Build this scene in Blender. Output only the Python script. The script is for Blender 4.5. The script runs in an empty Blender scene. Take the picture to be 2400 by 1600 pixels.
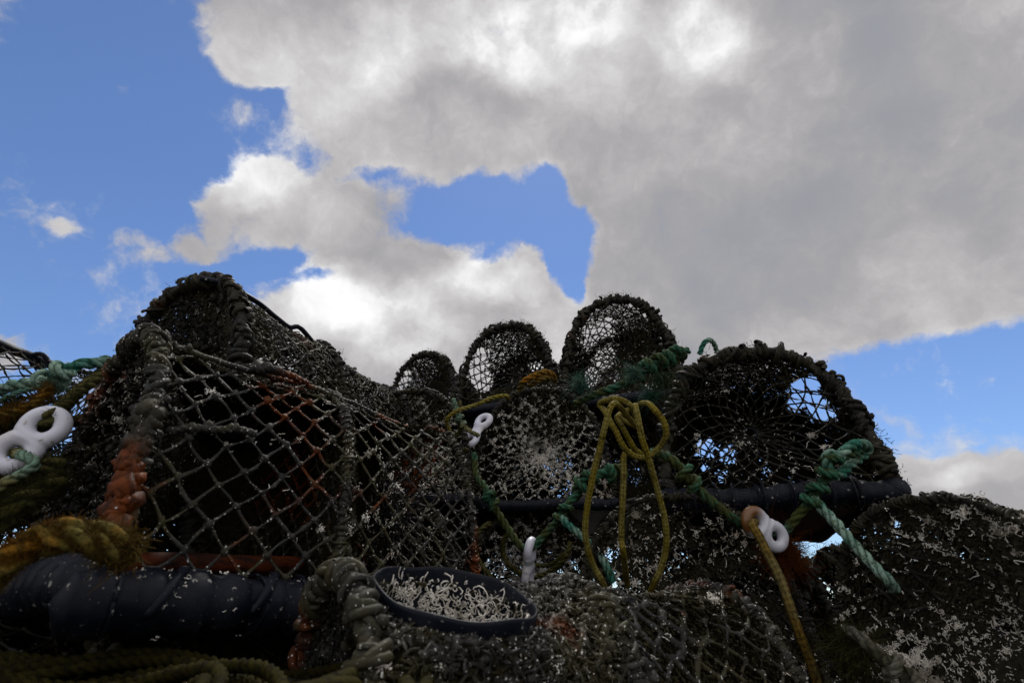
import bpy, math, random
import numpy as np
from mathutils import Vector, Matrix
R = math.radians
sc = bpy.context.scene
COL = sc.collection
rng = np.random.default_rng(7)

# ------------------------------------------------------------------ camera
PITCH = R(28.0)
GROUND = -0.36                       # ground level; the camera is the origin, 0.36 m above the quay
cd = bpy.data.cameras.new('camera'); cd.lens = 18; cd.sensor_width = 36; cd.clip_start = 0.02; cd.clip_end = 5000
cd.dof.use_dof = True; cd.dof.focus_distance = 1.35; cd.dof.aperture_fstop = 6.3
cam = bpy.data.objects.new('camera', cd); COL.objects.link(cam)
cam.location = (0, 0, 0); cam.rotation_euler = (R(90) + PITCH, 0, 0)
sc.camera = cam
CP, SP = math.cos(PITCH), math.sin(PITCH)
def ray(px, py):                     # a photo pixel (2400 x 1600) as a world direction, 1 along the optical axis
    a = (px - 1200) / 1200.0; b = (800 - py) / 1200.0
    return np.array([a, CP - b * SP, SP + b * CP])
def at(px, py, d): return ray(px, py) * d

# ------------------------------------------------------------------ sky, sun, exposure
sc.view_settings.view_transform = 'Standard'; sc.view_settings.look = 'None'
sc.view_settings.exposure = 0.0; sc.view_settings.gamma = 1.0
SUN_EL, SUN_AZ = R(60), R(8)         # high, just behind the pile
sd = bpy.data.lights.new('sun', 'SUN'); sd.energy = 3.0; sd.angle = R(3.0); sd.color = (1.0, 0.96, 0.9)
sun = bpy.data.objects.new('sun', sd); COL.objects.link(sun)
sdir = Vector((math.sin(SUN_AZ) * math.cos(SUN_EL), math.cos(SUN_AZ) * math.cos(SUN_EL), math.sin(SUN_EL)))
sun.rotation_euler = sdir.to_track_quat('Z', 'Y').to_euler()

class NT:                            # small helper for node trees
    def __init__(s, tree): s.t = tree; s.n = tree.nodes; s.l = tree.links
    def new(s, kind, ins=None, **kw):
        nd = s.n.new(kind)
        for k, v in kw.items(): setattr(nd, k, v)
        for k, v in (ins or {}).items():
            if hasattr(v, 'is_output') or isinstance(v, bpy.types.NodeSocket): s.l.new(v, nd.inputs[k])
            else: nd.inputs[k].default_value = v
        return nd
    def math(s, op, a, b=0.0, clamp=False, c=None):
        nd = s.n.new('ShaderNodeMath'); nd.operation = op; nd.use_clamp = clamp
        for i, v in enumerate([a, b] + ([c] if c is not None else [])):
            if isinstance(v, bpy.types.NodeSocket): s.l.new(v, nd.inputs[i])
            else: nd.inputs[i].default_value = v
        return nd.outputs[0]
    def ss(s, v, lo, hi, a=0.0, b=1.0):
        nd = s.n.new('ShaderNodeMapRange'); nd.interpolation_type = 'SMOOTHSTEP'
        s.l.new(v, nd.inputs['Value'])
        for k, x in (('From Min', lo), ('From Max', hi), ('To Min', a), ('To Max', b)): nd.inputs[k].default_value = x
        return nd.outputs['Result']
    def mix(s, f, a, b, typ='RGBA', blend='MIX'):
        nd = s.n.new('ShaderNodeMix'); nd.data_type = typ; nd.blend_type = blend
        ia, ib = (6, 7) if typ == 'RGBA' else (2, 3)
        for i, v in ((0, f), (ia, a), (ib, b)):
            if isinstance(v, bpy.types.NodeSocket): s.l.new(v, nd.inputs[i])
            elif i and typ == 'RGBA': nd.inputs[i].default_value = (*v, 1)
            else: nd.inputs[i].default_value = v
        return nd.outputs[2] if typ == 'RGBA' else nd.outputs[0]
    def noise(s, vec, scale, detail=4, rough=0.55, dist=0.0, out='Fac'):
        nd = s.n.new('ShaderNodeTexNoise'); s.l.new(vec, nd.inputs['Vector'])
        nd.inputs['Scale'].default_value = scale; nd.inputs['Detail'].default_value = detail
        nd.inputs['Roughness'].default_value = rough; nd.inputs['Distortion'].default_value = dist
        return nd.outputs[out]

# cloud masses: (px, py, half width, half height, tilt deg, weight); each becomes an ellipse round a fixed world direction
CLOUD = [
 (930, 30, 260, 120, 0, 1.1), (700, 140, 110, 90, 25, 1.3), (610, 150, 75, 60, 10, 1.1), (660, 60, 70, 50, 0, .8), (800, 210, 120, 90, 20, .8), (1300, 60, 480, 240, 0, 1.4), (1000, 270, 240, 110, 12, 1.1),
 (880, 310, 100, 70, 30, .9), (1120, 340, 180, 70, 8, .9), (1700, 200, 540, 380, 0, 2.0), (1520, 330, 150, 180, 0, 1.1), (2200, 300, 560, 460, 0, 2.0),
 (1800, 540, 400, 240, 0, 2.0), (2200, 480, 420, 200, -5, 1.4), (1650, 700, 240, 150, 0, 1.4), (1880, 670, 220, 120, -12, 1.2), (2120, 620, 240, 100, -12, 1.0),
 (2380, 560, 130, 80, -10, .8), (1500, 650, 90, 110, 0, 1.0), (1480, 820, 240, 120, 0, 1.0),
 (1080, 820, 270, 160, 0, 1.5), (850, 780, 200, 105, 0, 1.2), (700, 730, 90, 70, 0, .8), (1230, 700, 80, 90, 10, 1.1), (1050, 675, 170, 55, 0, .9), (1240, 610, 34, 40, 10, .8),
 (600, 430, 100, 50, 15, 1.3), (730, 480, 140, 58, 24, 1.4), (860, 545, 140, 70, 26, 1.5), (970, 615, 130, 60, 20, 1.3), (520, 480, 70, 48, -35, 1.0), (470, 545, 80, 46, -25, .9),
 (390, 595, 100, 36, 12, .8), (300, 565, 70, 24, 18, .65), (1000, 930, 480, 110, 0, 1.4), (560, 60, 60, 60, 0, .5), (600, 260, 50, 30, 20, .5),
 (135, 536, 30, 18, 0, .6), (15, 815, 50, 40, 0, .9), (2200, 1085, 150, 30, 0, .9), (2250, 1170, 310, 60, 0, 1.2), (2390, 1130, 90, 50, 0, .8),
 (1350, -180, 1000, 230, 0, 1.8), (2500, 0, 400, 560, 0, 1.5), (650, -20, 90, 50, 0, .5),
 # openings of clear sky
 (1060, 505, 190, 62, 14, -1.0), (1275, 425, 44, 62, 0, -1.2), (1330, 550, 84, 80, 20, -1.3), (1345, 670, 26, 50, 10, -1.0),
 (620, 605, 130, 30, 10, -.8), (750, 640, 70, 20, 10, -.5), (2330, 880, 420, 100, -10, -1.2), (2400, 745, 190, 66, -15, -1.1), (650, 230, 60, 36, 25, -.7), (860, 410, 90, 20, 20, -.5), (300, 300, 200, 300, 0, -.8),
]
GLOW = [ (1260, 60, 190, 120, 20, .35), (1660, 70, 120, 110, 60, .2),  # brighter, thinner places in the cloud
 (1250, 60, 170, 110, 20, 1.0), (1650, 60, 130, 110, 60, .75), (900, 105, 120, 100, 0, .75), (1090, 130, 80, 60, 0, .5), (680, 150, 150, 110, -30, .35),
 (770, 700, 120, 90, 0, .95), (930, 770, 120, 90, 0, .8), (1150, 640, 130, 70, 0, .6), (720, 470, 200, 60, -27, .35), (1080, 870, 220, 80, 0, .25),
 (1000, 330, 200, 90, 0, .2), (1480, 140, 160, 160, 0, .3), (1900, 780, 130, 70, 20, .25), (2280, 1110, 120, 30, 0, .35), (560, 430, 90, 60, 0, .3),
 (1800, 620, 420, 160, 0, -.12), (2150, 250, 420, 280, 0, -.10), (1120, 40, 110, 60, 0, .4), (1400, 20, 100, 60, 0, .35),
]
world = bpy.data.worlds.new('World'); sc.world = world; world.use_nodes = True
w = NT(world.node_tree); w.n.clear()
tc = w.new('ShaderNodeTexCoord').outputs['Generated']
nrm = w.new('ShaderNodeVectorMath', {0: tc}, operation='NORMALIZE').outputs[0]
def warp(vec, scale, amp, detail=4):
    c = w.noise(vec, scale, detail, .6, 0, 'Color')
    o = w.new('ShaderNodeVectorMath', {0: c, 1: (.5, .5, .5)}, operation='SUBTRACT').outputs[0]
    return w.new('ShaderNodeVectorMath', {0: o, 1: (amp, amp, amp), 2: vec}, operation='MULTIPLY_ADD').outputs[0]
wv = warp(nrm, 3.5, .06, 3)
wv = warp(wv, 8.0, .085, 6)
def field(vec, blobs):
    acc = None
    for (x, y, rx, ry, tilt, wt) in blobs:
        c = ray(x, y); c /= np.linalg.norm(c)
        ct, st = math.cos(R(tilt)), math.sin(R(tilt))
        e1 = ray(x + ct * 10, y - st * 10); e1 /= np.linalg.norm(e1); e1 = e1 - c
        e2 = ray(x + st * 10, y + ct * 10); e2 /= np.linalg.norm(e2); e2 = e2 - c
        s1, s2 = np.linalg.norm(e1) / 10 * rx, np.linalg.norm(e2) / 10 * ry
        e1 = e1 / np.linalg.norm(e1); e3 = c; e2 = np.cross(e3, e1)
        m = Matrix((tuple(e1), tuple(e2), tuple(e3))).transposed()
        mp = w.new('ShaderNodeMapping', {'Vector': vec}, vector_type='TEXTURE')
        mp.inputs['Location'].default_value = tuple(c); mp.inputs['Rotation'].default_value = m.to_euler()
        k = 1.6
        mp.inputs['Scale'].default_value = (s1 * k, s2 * k, 1.0)
        g = w.new('ShaderNodeTexGradient', {'Vector': mp.outputs[0]}, gradient_type='SPHERICAL').outputs['Fac']
        g = w.ss(g, 0.0, .80)
        acc = w.math('MULTIPLY', g, wt) if acc is None else w.math('MULTIPLY_ADD', g, wt, c=acc)
    return acc
dens = w.math('MAXIMUM', w.math('MINIMUM', field(wv, CLOUD), 1.15), -.22)
back = w.new('ShaderNodeVectorMath', {0: nrm, 1: (0, -1, .25)}, operation='DOT_PRODUCT').outputs['Value']
dens = w.math('ADD', dens, w.ss(back, -.25, .35, 0, .75))  # unseen cloud added behind the camera so the front light is less blue
fbm = w.noise(wv, 5.0, 7, .58)
fin = w.noise(wv, 17.0, 6, .64)
d2 = w.math('ADD', dens, w.math('MULTIPLY_ADD', fbm, 1.7, c=-.85))
d2 = w.math('ADD', d2, w.math('MULTIPLY_ADD', fin, 1.45, c=-.725))
fin2 = w.noise(wv, 46.0, 5, .62)
d2 = w.math('ADD', d2, w.math('MULTIPLY_ADD', fin2, .55, c=-.275))
mask = w.ss(d2, .04, .82)
glow = w.math('MULTIPLY', field(wv, GLOW), w.ss(fbm, .25, .7, .45, 1.1))
big = w.noise(nrm, 3.2, 2, .5)
gl = w.math('MULTIPLY_ADD', w.math('SUBTRACT', fbm, .5), 1.9, c=glow)
gl = w.math('MULTIPLY_ADD', w.math('SUBTRACT', big, .5), 1.2, c=gl)
gl = w.math('MULTIPLY_ADD', w.math('SUBTRACT', fin, .5), .8, c=gl)
gl = w.math('MULTIPLY_ADD', w.math('SUBTRACT', fin2, .5), .35, c=gl)
bright = w.ss(gl, -.75, 1.35)
edge = w.ss(d2, .3, 1.6, 1.0, 0.0)
bright = w.math('ADD', bright, w.math('MULTIPLY', edge, .16), True)
ramp = w.new('ShaderNodeValToRGB', {'Fac': bright})
cr = ramp.color_ramp; cr.elements[0].color = (.27, .29, .34, 1); cr.elements[1].color = (1.0, 1.0, 1.0, 1)
for p, c in ((.30, (.41, .40, .41, 1)), (.55, (.56, .545, .55, 1)), (.8, (.74, .735, .74, 1))):
    e = cr.elements.new(p); e.color = c
sky = w.new('ShaderNodeTexSky', sky_type='NISHITA', sun_disc=False, sun_elevation=SUN_EL, sun_rotation=SUN_AZ, air_density=1.0, dust_density=.1, ozone_density=2.0)
skyc = w.mix(1.0, sky.outputs[0], (.094, .106, .129), blend='MULTIPLY')
lit = w.new('ShaderNodeMix', data_type='RGBA', blend_type='MULTIPLY'); lit.inputs[0].default_value = 1.0
w.l.new(ramp.outputs[0], lit.inputs[6]); gain = w.math('MULTIPLY_ADD', w.ss(back, -.1, .6), 1.5, c=1.0); w.l.new(gain, lit.inputs[7])   # unseen cloud behind the camera, brightened to fill the front of the pile
colr = w.mix(mask, skyc, lit.outputs[2])
colr = w.mix(1.0, colr, (10.0, 10.0, 10.0), blend='MULTIPLY')
bg = w.new('ShaderNodeBackground', {'Color': colr, 'Strength': .10})
w.l.new(bg.outputs[0], w.new('ShaderNodeOutputWorld').inputs['Surface'])

# ------------------------------------------------------------------ materials (all procedural)
def hexlin(*c): return tuple(c)
def material(name, build):
    m = bpy.data.materials.new(name); m.use_nodes = True
    t = NT(m.node_tree); t.n.clear()
    co = t.new('ShaderNodeTexCoord').outputs['Object']
    d = build(t, co)
    bs = t.new('ShaderNodeBsdfPrincipled', {'Base Color': d['c'], 'Roughness': d.get('r', .7)})
    bs.inputs['Specular IOR Level'].default_value = d.get('s', .1)
    if 'sss' in d:
        bs.inputs['Subsurface Weight'].default_value = d['sss']; bs.inputs['Subsurface Radius'].default_value = (.01, .01, .012); bs.inputs['Subsurface Scale'].default_value = 1
    if 'h' in d:
        b = t.new('ShaderNodeBump', {'Height': d['h'], 'Strength': d.get('hs', .6), 'Distance': d.get('hd', .002)})
        t.l.new(b.outputs[0], bs.inputs['Normal'])
    t.l.new(bs.outputs[0], t.new('ShaderNodeOutputMaterial').inputs['Surface'])
    return m
def twine(rust=.62, base=(.028, .028, .026), olive=(.045, .041, .02), flecks=.70):
    def f(t, co):
        n1 = t.noise(co, 9, 3); n2 = t.noise(co, 60, 4, .65); n3 = t.noise(co, 5.0, 3, .6, .4); n4 = t.noise(co, 260, 2)
        c = t.mix(t.ss(n1, .42, .62), base, olive)
        c = t.mix(t.ss(n2, .48, .7, 0, .6), c, (.060, .058, .052))
        c = t.mix(t.ss(n3, rust, rust + .09, 0, .97), c, t.mix(t.ss(n2, .35, .65), (.022, .005, .0015), (.105, .023, .001)))
        c = t.mix(t.ss(n4, flecks, flecks + .05), c, (.55, .54, .50))
        return dict(c=c, r=.62, s=.12, h=n4, hs=.5, hd=.002)
    return f
def rope_mat(c1, c2, dark=(.03, .028, .012), moss=(.05, .05, .015), m=.5):
    def f(t, co):
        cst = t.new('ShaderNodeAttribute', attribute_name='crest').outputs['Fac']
        n1 = t.noise(co, 14, 4); n2 = t.noise(co, 140, 3, .7); n3 = t.noise(co, 45, 3, .6)
        c = t.mix(t.ss(n1, .4, .6), c1, c2)
        c = t.mix(t.ss(n3, m, m + .16, 0, .75), c, moss)
        c = t.mix(t.ss(cst, .15, .75, .62, 0), c, tuple(.25 * x + .2 * y for x, y in zip(c1, dark)))   # darker colour in the creases than on the crowns
        c = t.mix(t.ss(n2, .52, .64, 0, .75), c, dark)
        return dict(c=c, r=.85, s=.06, h=n2, hs=.6, hd=.0015)
    return f
def rubber(t, co):
    n1 = t.noise(co, 20, 4); n2 = t.noise(co, 230, 3); v = t.new('ShaderNodeTexVoronoi', {'Vector': co, 'Scale': 55.0}).outputs['Distance']
    c = t.mix(t.ss(n1, .4, .7), (.004, .005, .009), (.011, .012, .017))
    c = t.mix(t.ss(n2, .66, .72, 0, .6), c, (.25, .24, .22))
    c = t.mix(t.math('MULTIPLY', t.ss(v, .10, .2, .8, 0), t.ss(n2, .45, .6)), c, (.34, .33, .30))
    return dict(c=c, r=t.ss(n1, .3, .8, .40, .7), s=.10, h=n2, hs=.3, hd=.001)
def worm(t, co):
    n = t.noise(co, 60, 3); n2 = t.noise(co, 8, 3)
    c = t.mix(n, (.48, .42, .32), (.92, .90, .84)); c = t.mix(t.ss(n2, .55, .75, 0, .5), c, (.34, .19, .10)); n3 = t.noise(co, 26, 3); c = t.mix(t.ss(n3, .46, .62, 0, .75), c, (.16, .14, .09))
    return dict(c=c, r=.6, s=.3)
M = {}
M['twine'] = material('charcoal_twine', twine(rust=.62, base=(.015,.015,.013), olive=(.030,.027,.011)))
M['twine_rusty'] = material('rust_stained_twine', twine(rust=.54, base=(.019, .0185, .017), olive=(.034, .030, .012), flecks=.66))
M['twine_dark'] = material('worn_dark_twine', twine(rust=.64, base=(.0125, .012, .0105), olive=(.026, .022, .009), flecks=.66))
M['rust_twine'] = material('rust_soaked_twine', twine(rust=.47, base=(.02, .016, .010), flecks=.70))
M['twine_black'] = material('black_twine', twine(rust=.66, base=(.009, .009, .0075), olive=(.018, .0155, .007), flecks=.72))
M['hoop'] = material('tarred_rope', twine(rust=.64, base=(.0095, .009, .0075), olive=(.020, .017, .0075), flecks=.71))
M['hoop_near'] = material('tarred_rope_worn', twine(rust=.56, base=(.016, .016, .014), olive=(.034, .030, .014), flecks=.66))
M['rubber'] = material('black_rubber', rubber)
M['worm'] = material('worm_tube_white', worm)
def weed(t, co):
    n = t.noise(co, 30, 3)
    return dict(c=t.mix(n, (.008, .0075, .0045), (.030, .025, .011)), r=.8, s=.05)
M['weed'] = material('dark_weed', weed)
def mud(t, co):
    n = t.noise(co, 25, 4, .65)
    return dict(c=t.mix(n, (.010, .0095, .007), (.045, .040, .025)), r=.85, s=.06)
M['mud'] = material('dried_silt', mud)
def rustm(t, co):
    s_ = t.new('ShaderNodeMapping', {'Vector': co}); s_.inputs['Scale'].default_value = (60, 6, 60)
    n = t.noise(s_.outputs[0], 1, 5, .65); return dict(c=t.mix(t.ss(n, .35, .7), (.010, .005, .003), (.080, .014, .002)), r=.75, h=n, hs=.7, hd=.003)
M['rust'] = material('rusty_wood', rustm)
def bark(t, co):
    n = t.noise(co, 40, 5, .6, 1.0)
    return dict(c=t.mix(t.ss(n, .35, .8), (.016, .011, .007), (.16, .04, .010)), r=.7, s=.3, h=n, hs=.6, hd=.003)
M['slat'] = material('rusty_slat', bark)
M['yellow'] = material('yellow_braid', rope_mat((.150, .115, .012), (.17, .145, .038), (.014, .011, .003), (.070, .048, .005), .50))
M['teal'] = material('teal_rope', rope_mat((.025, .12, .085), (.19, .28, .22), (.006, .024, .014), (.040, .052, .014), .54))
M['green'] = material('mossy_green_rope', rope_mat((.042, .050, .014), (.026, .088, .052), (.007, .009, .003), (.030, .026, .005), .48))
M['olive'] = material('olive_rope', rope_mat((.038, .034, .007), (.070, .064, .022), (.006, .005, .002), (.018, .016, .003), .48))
M['olive_shaded'] = material('shaded_olive_rope', rope_mat((.013, .0105, .0008), (.020, .017, .002), (.002, .0016, .0005), (.005, .0042, .0006), .48))  # olive rope for the coil, with its shade darkened into the colour
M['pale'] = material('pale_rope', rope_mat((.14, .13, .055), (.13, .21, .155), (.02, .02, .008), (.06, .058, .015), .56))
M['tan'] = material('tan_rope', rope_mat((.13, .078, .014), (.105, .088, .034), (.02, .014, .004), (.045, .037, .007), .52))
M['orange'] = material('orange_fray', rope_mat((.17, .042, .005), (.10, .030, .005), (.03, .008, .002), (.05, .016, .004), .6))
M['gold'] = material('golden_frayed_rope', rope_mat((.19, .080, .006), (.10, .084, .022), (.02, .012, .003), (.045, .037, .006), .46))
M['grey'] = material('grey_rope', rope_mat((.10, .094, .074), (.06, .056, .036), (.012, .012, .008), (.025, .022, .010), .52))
def plastic(t, co):
    n = t.noise(co, 12, 4); n2 = t.noise(co, 90, 3)
    c = t.mix(t.ss(n, .5, .72, 0, .6), (.50, .50, .56), (.34, .31, .24)); c = t.mix(t.ss(n2, .64, .72, 0, .7), c, (.22, .18, .10))
    return dict(c=c, r=.42, s=.5, sss=.25)
M['toggle'] = material('white_plastic', plastic)
def plastic2(t, co):
    n = t.noise(co, 12, 4); z = t.new('ShaderNodeSeparateXYZ', {0: co}).outputs[0]
    c = t.mix(t.ss(t.math('MULTIPLY_ADD', n, .03, c=z), -.022, .002), (.11, .042, .005), (.42, .42, .46))
    return dict(c=c, r=.4, s=.5, sss=.2)
M['toggle_stained'] = material('rust_stained_plastic', plastic2)
def ground_m(t, co):
    n = t.noise(co, 3, 6); n2 = t.noise(co, 60, 4)
    c = t.mix(n, (.07, .068, .062), (.14, .135, .125)); c = t.mix(t.ss(n2, .5, .7, 0, .5), c, (.08, .075, .07))
    return dict(c=c, r=.85, h=n2, hs=.5, hd=.004)
M['ground'] = material('quay_concrete', ground_m)
def wood(t, co):
    s = t.new('ShaderNodeMapping', {'Vector': co}); s.inputs['Scale'].default_value = (2, 30, 30)
    n = t.noise(s.outputs[0], 3, 5); return dict(c=t.mix(n, (.10, .08, .05), (.26, .21, .15)), r=.8, h=n, hs=.5)
M['wood'] = material('weathered_wood', wood)

# ------------------------------------------------------------------ mesh building
def unit(a): return a / np.maximum(np.linalg.norm(a, axis=-1, keepdims=True), 1e-9)
class MB:
    def __init__(s): s.v = []; s.q = []; s.t = []; s.c = []; s.n = 0
    def add(s, v, q=None, t=None, c=None):
        v = np.asarray(v, float).reshape(-1, 3); s.c.append(np.ones(len(v)) if c is None else np.asarray(c, float))
        if q is not None and len(q): s.q.append(np.asarray(q, np.int64).reshape(-1, 4) + s.n)
        if t is not None and len(t): s.t.append(np.asarray(t, np.int64).reshape(-1, 3) + s.n)
        s.v.append(v); s.n += len(v)
    def strands(s, P, r, sides=5, ref=None):
        """many short tubes at once: P (M,K,3), r scalar or (M,K)"""
        P = np.asarray(P, float); Mn, K, _ = P.shape
        if not Mn: return
        r = np.broadcast_to(np.asarray(r, float), (Mn, K))
        T = np.empty_like(P); T[:, 1:-1] = P[:, 2:] - P[:, :-2]; T[:, 0] = P[:, 1] - P[:, 0]; T[:, -1] = P[:, -1] - P[:, -2]
        T = unit(T)
        if ref is None: ref = unit(rng.normal(size=(Mn, 3)))
        N = unit(np.cross(T, np.broadcast_to(ref[:, None, :], P.shape))); B = np.cross(T, N)
        a = np.arange(sides) * 2 * np.pi / sides
        V = P[:, :, None] + r[:, :, None, None] * (N[:, :, None] * np.cos(a)[:, None] + B[:, :, None] * np.sin(a)[:, None])
        m, k, j = np.meshgrid(np.arange(Mn), np.arange(K - 1), np.arange(sides), indexing='ij')
        j2 = (j + 1) % sides; base = (m * K + k) * sides
        q = np.stack([base + j, base + j2, base + sides + j2, base + sides + j], -1)
        s.add(V, q)
    def tube(s, P, r, sides=10, lobes=0, depth=.18, pitch=.05, caps=True):
        """one long tube along P with parallel frames; lobes > 0 gives laid strands twisting along it"""
        P = np.asarray(P, float); K = len(P)
        T = np.empty_like(P); T[1:-1] = P[2:] - P[:-2]; T[0] = P[1] - P[0]; T[-1] = P[-1] - P[-2]; T = unit(T)
        N = np.empty_like(P); x = np.array([.3, .1, .95]); x = x - T[0] * x.dot(T[0]); N[0] = x / np.linalg.norm(x)
        for i in range(1, K):
            x = N[i - 1] - T[i] * N[i - 1].dot(T[i]); N[i] = x / np.linalg.norm(x)
        B = np.cross(T, N)
        L = np.concatenate([[0], np.cumsum(np.linalg.norm(np.diff(P, axis=0), axis=1))])
        a = np.arange(sides) * 2 * np.pi / sides
        rr = np.broadcast_to(np.asarray(r, float), (K,))[:, None] * np.ones(sides)
        if lobes:
            ph = a[None, :] - (L / pitch * 2 * np.pi)[:, None]
            if lobes == 3:
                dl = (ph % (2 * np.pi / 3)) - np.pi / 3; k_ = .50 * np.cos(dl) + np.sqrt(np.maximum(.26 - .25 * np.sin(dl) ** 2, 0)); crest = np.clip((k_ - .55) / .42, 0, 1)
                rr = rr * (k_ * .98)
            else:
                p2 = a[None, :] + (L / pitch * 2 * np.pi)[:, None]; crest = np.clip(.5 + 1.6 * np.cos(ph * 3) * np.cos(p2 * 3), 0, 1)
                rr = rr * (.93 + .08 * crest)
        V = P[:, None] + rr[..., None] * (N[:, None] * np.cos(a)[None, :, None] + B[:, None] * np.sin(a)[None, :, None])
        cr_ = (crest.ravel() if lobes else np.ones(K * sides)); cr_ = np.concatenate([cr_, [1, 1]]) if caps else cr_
        k, j = np.meshgrid(np.arange(K - 1), np.arange(sides), indexing='ij'); j2 = (j + 1) % sides
        q = np.stack([k * sides + j, k * sides + j2, (k + 1) * sides + j2, (k + 1) * sides + j], -1)
        V = V.reshape(-1, 3); t = []
        if caps:
            V = np.vstack([V, P[:1] - T[:1] * r0(r) * .4, P[-1:] + T[-1:] * r0(r) * .4])
            e = K * sides
            t = [[(i + 1) % sides, i, e] for i in range(sides)] + [[(K - 1) * sides + i, (K - 1) * sides + (i + 1) % sides, e + 1] for i in range(sides)]
        s.add(V, q, t, cr_)
    def knots(s, C, r, lump=.35):
        """little lumpy knots at C (M,3)"""
        if not len(C): return
        b = []; lat, lon = 4, 6
        b.append((0, 0, 1))
        for i in range(1, lat):
            for j in range(lon): th = math.pi * i / lat; b.append((math.sin(th) * math.cos(j * 2 * math.pi / lon), math.sin(th) * math.sin(j * 2 * math.pi / lon), math.cos(th)))
        b.append((0, 0, -1)); b = np.array(b); nb = len(b)
        q = []; t = []
        for j in range(lon):
            j2 = (j + 1) % lon; t.append([0, 1 + j, 1 + j2]); t.append([nb - 1, 1 + (lat - 2) * lon + j2, 1 + (lat - 2) * lon + j])
            for i in range(lat - 2): q.append([1 + i * lon + j, 1 + (i + 1) * lon + j, 1 + (i + 1) * lon + j2, 1 + i * lon + j2])
        Mn = len(C); r = np.broadcast_to(np.asarray(r, float), (Mn,))
        sc3 = rng.uniform(.75, 1.3, (Mn, 1, 3)); V = b[None] * sc3 * r[:, None, None] * (1 + lump * rng.uniform(-1, 1, (Mn, nb, 1)))
        V = C[:, None] + V
        off = (np.arange(Mn) * nb)[:, None, None]
        s.add(V, (np.array(q)[None] + off), (np.array(t)[None] + off))
    def box(s, c, h, rot=None, jit=0.0):
        v = np.array([[x, y, z] for x in (-1, 1) for y in (-1, 1) for z in (-1, 1)], float) * np.asarray(h)
        if jit: v += rng.normal(size=v.shape) * jit
        if rot is not None: v = v @ np.asarray(rot).T
        s.add(v + np.asarray(c), [[0, 1, 3, 2], [4, 6, 7, 5], [0, 4, 5, 1], [2, 3, 7, 6], [0, 2, 6, 4], [1, 5, 7, 3]])
    def build(s, name, mat, parent=None, smooth=True):
        me = bpy.data.meshes.new(name)
        V = np.concatenate(s.v) if s.v else np.zeros((0, 3))
        Q = np.concatenate(s.q) if s.q else np.zeros((0, 4), np.int64); T = np.concatenate(s.t) if s.t else np.zeros((0, 3), np.int64)
        me.vertices.add(len(V)); me.vertices.foreach_set('co', V.astype(np.float32).ravel())
        me.loops.add(Q.size + T.size); me.loops.foreach_set('vertex_index', np.concatenate([Q.ravel(), T.ravel()]).astype(np.int32))
        me.polygons.add(len(Q) + len(T))
        st = np.concatenate([np.arange(len(Q)) * 4, Q.size + np.arange(len(T)) * 3]).astype(np.int32)
        me.polygons.foreach_set('loop_start', st)
        me.polygons.foreach_set('use_smooth', np.full(len(st), smooth)); me.update(calc_edges=True)
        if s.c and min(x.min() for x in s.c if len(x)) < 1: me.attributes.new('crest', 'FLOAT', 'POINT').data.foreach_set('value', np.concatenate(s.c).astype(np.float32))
        me.validate()
        me.materials.append(mat)
        o = bpy.data.objects.new(name, me); COL.objects.link(o)
        if parent is not None: o.parent = parent
        return o
def r0(r): return float(np.atleast_1d(r)[0])
def tag(o, label=None, cat=None, group=None, kind=None):
    for k, v in (('label', label), ('category', cat), ('group', group), ('kind', kind)):
        if v: o[k] = v
    return o
def smooth_path(P, step=.006, closed=False):
    """Catmull-Rom through P, resampled evenly"""
    P = np.asarray(P, float)
    Q = np.vstack([2 * P[0] - P[1], P, 2 * P[-1] - P[-2]]); out = []
    for i in range(1, len(Q) - 2):
        p0, p1, p2, p3 = Q[i - 1:i + 3]; t = np.linspace(0, 1, 16, endpoint=False)[:, None]
        out.append(.5 * ((2 * p1) + (-p0 + p2) * t + (2 * p0 - 5 * p1 + 4 * p2 - p3) * t ** 2 + (-p0 + 3 * p1 - 3 * p2 + p3) * t ** 3))
    out.append(P[-1:]); X = np.vstack(out)
    L = np.concatenate([[0], np.cumsum(np.linalg.norm(np.diff(X, axis=0), axis=1))])
    s = np.linspace(0, L[-1], max(4, int(L[-1] / step)))
    return np.stack([np.interp(s, L, X[:, k]) for k in range(3)], 1)
def vnoise(P, f, seed=0):
    """cheap smooth 3-D noise in -1..1 from sines"""
    P = np.asarray(P); g = np.random.default_rng(seed); o = 0
    for i in range(5):
        k = g.normal(size=3) * f * (1 + .5 * i); o = o + np.sin(P @ k + g.uniform(0, 6.28)) / (1 + .3 * i)
    return o / 2.6
def squiggles(mb, C, N, size, rad):
    """worm tubes: short curly tubes lying on a surface point C with normal N"""
    Mn = len(C)
    if not Mn: return
    K = 6; a = unit(np.cross(N, rng.normal(size=(Mn, 3)))); b = np.cross(unit(N), a)
    ang = rng.uniform(0, 6.28, Mn); turn = rng.normal(0, 1.1, Mn); P = np.zeros((Mn, K, 3)); P[:, 0] = C
    sz = size * rng.lognormal(0, .4, Mn)
    for i in range(1, K):
        ang = ang + turn + rng.normal(0, .5, Mn)
        P[:, i] = P[:, i - 1] + (a * np.cos(ang)[:, None] + b * np.sin(ang)[:, None] + N * rng.normal(.12, .4, Mn)[:, None]) * (sz / K)[:, None]
    rr = rad * rng.uniform(.6, 1.3, Mn)[:, None] * np.array([.7, 1, 1.1, 1.1, 1.0, .8])
    mb.strands(P, rr, 4)
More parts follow.
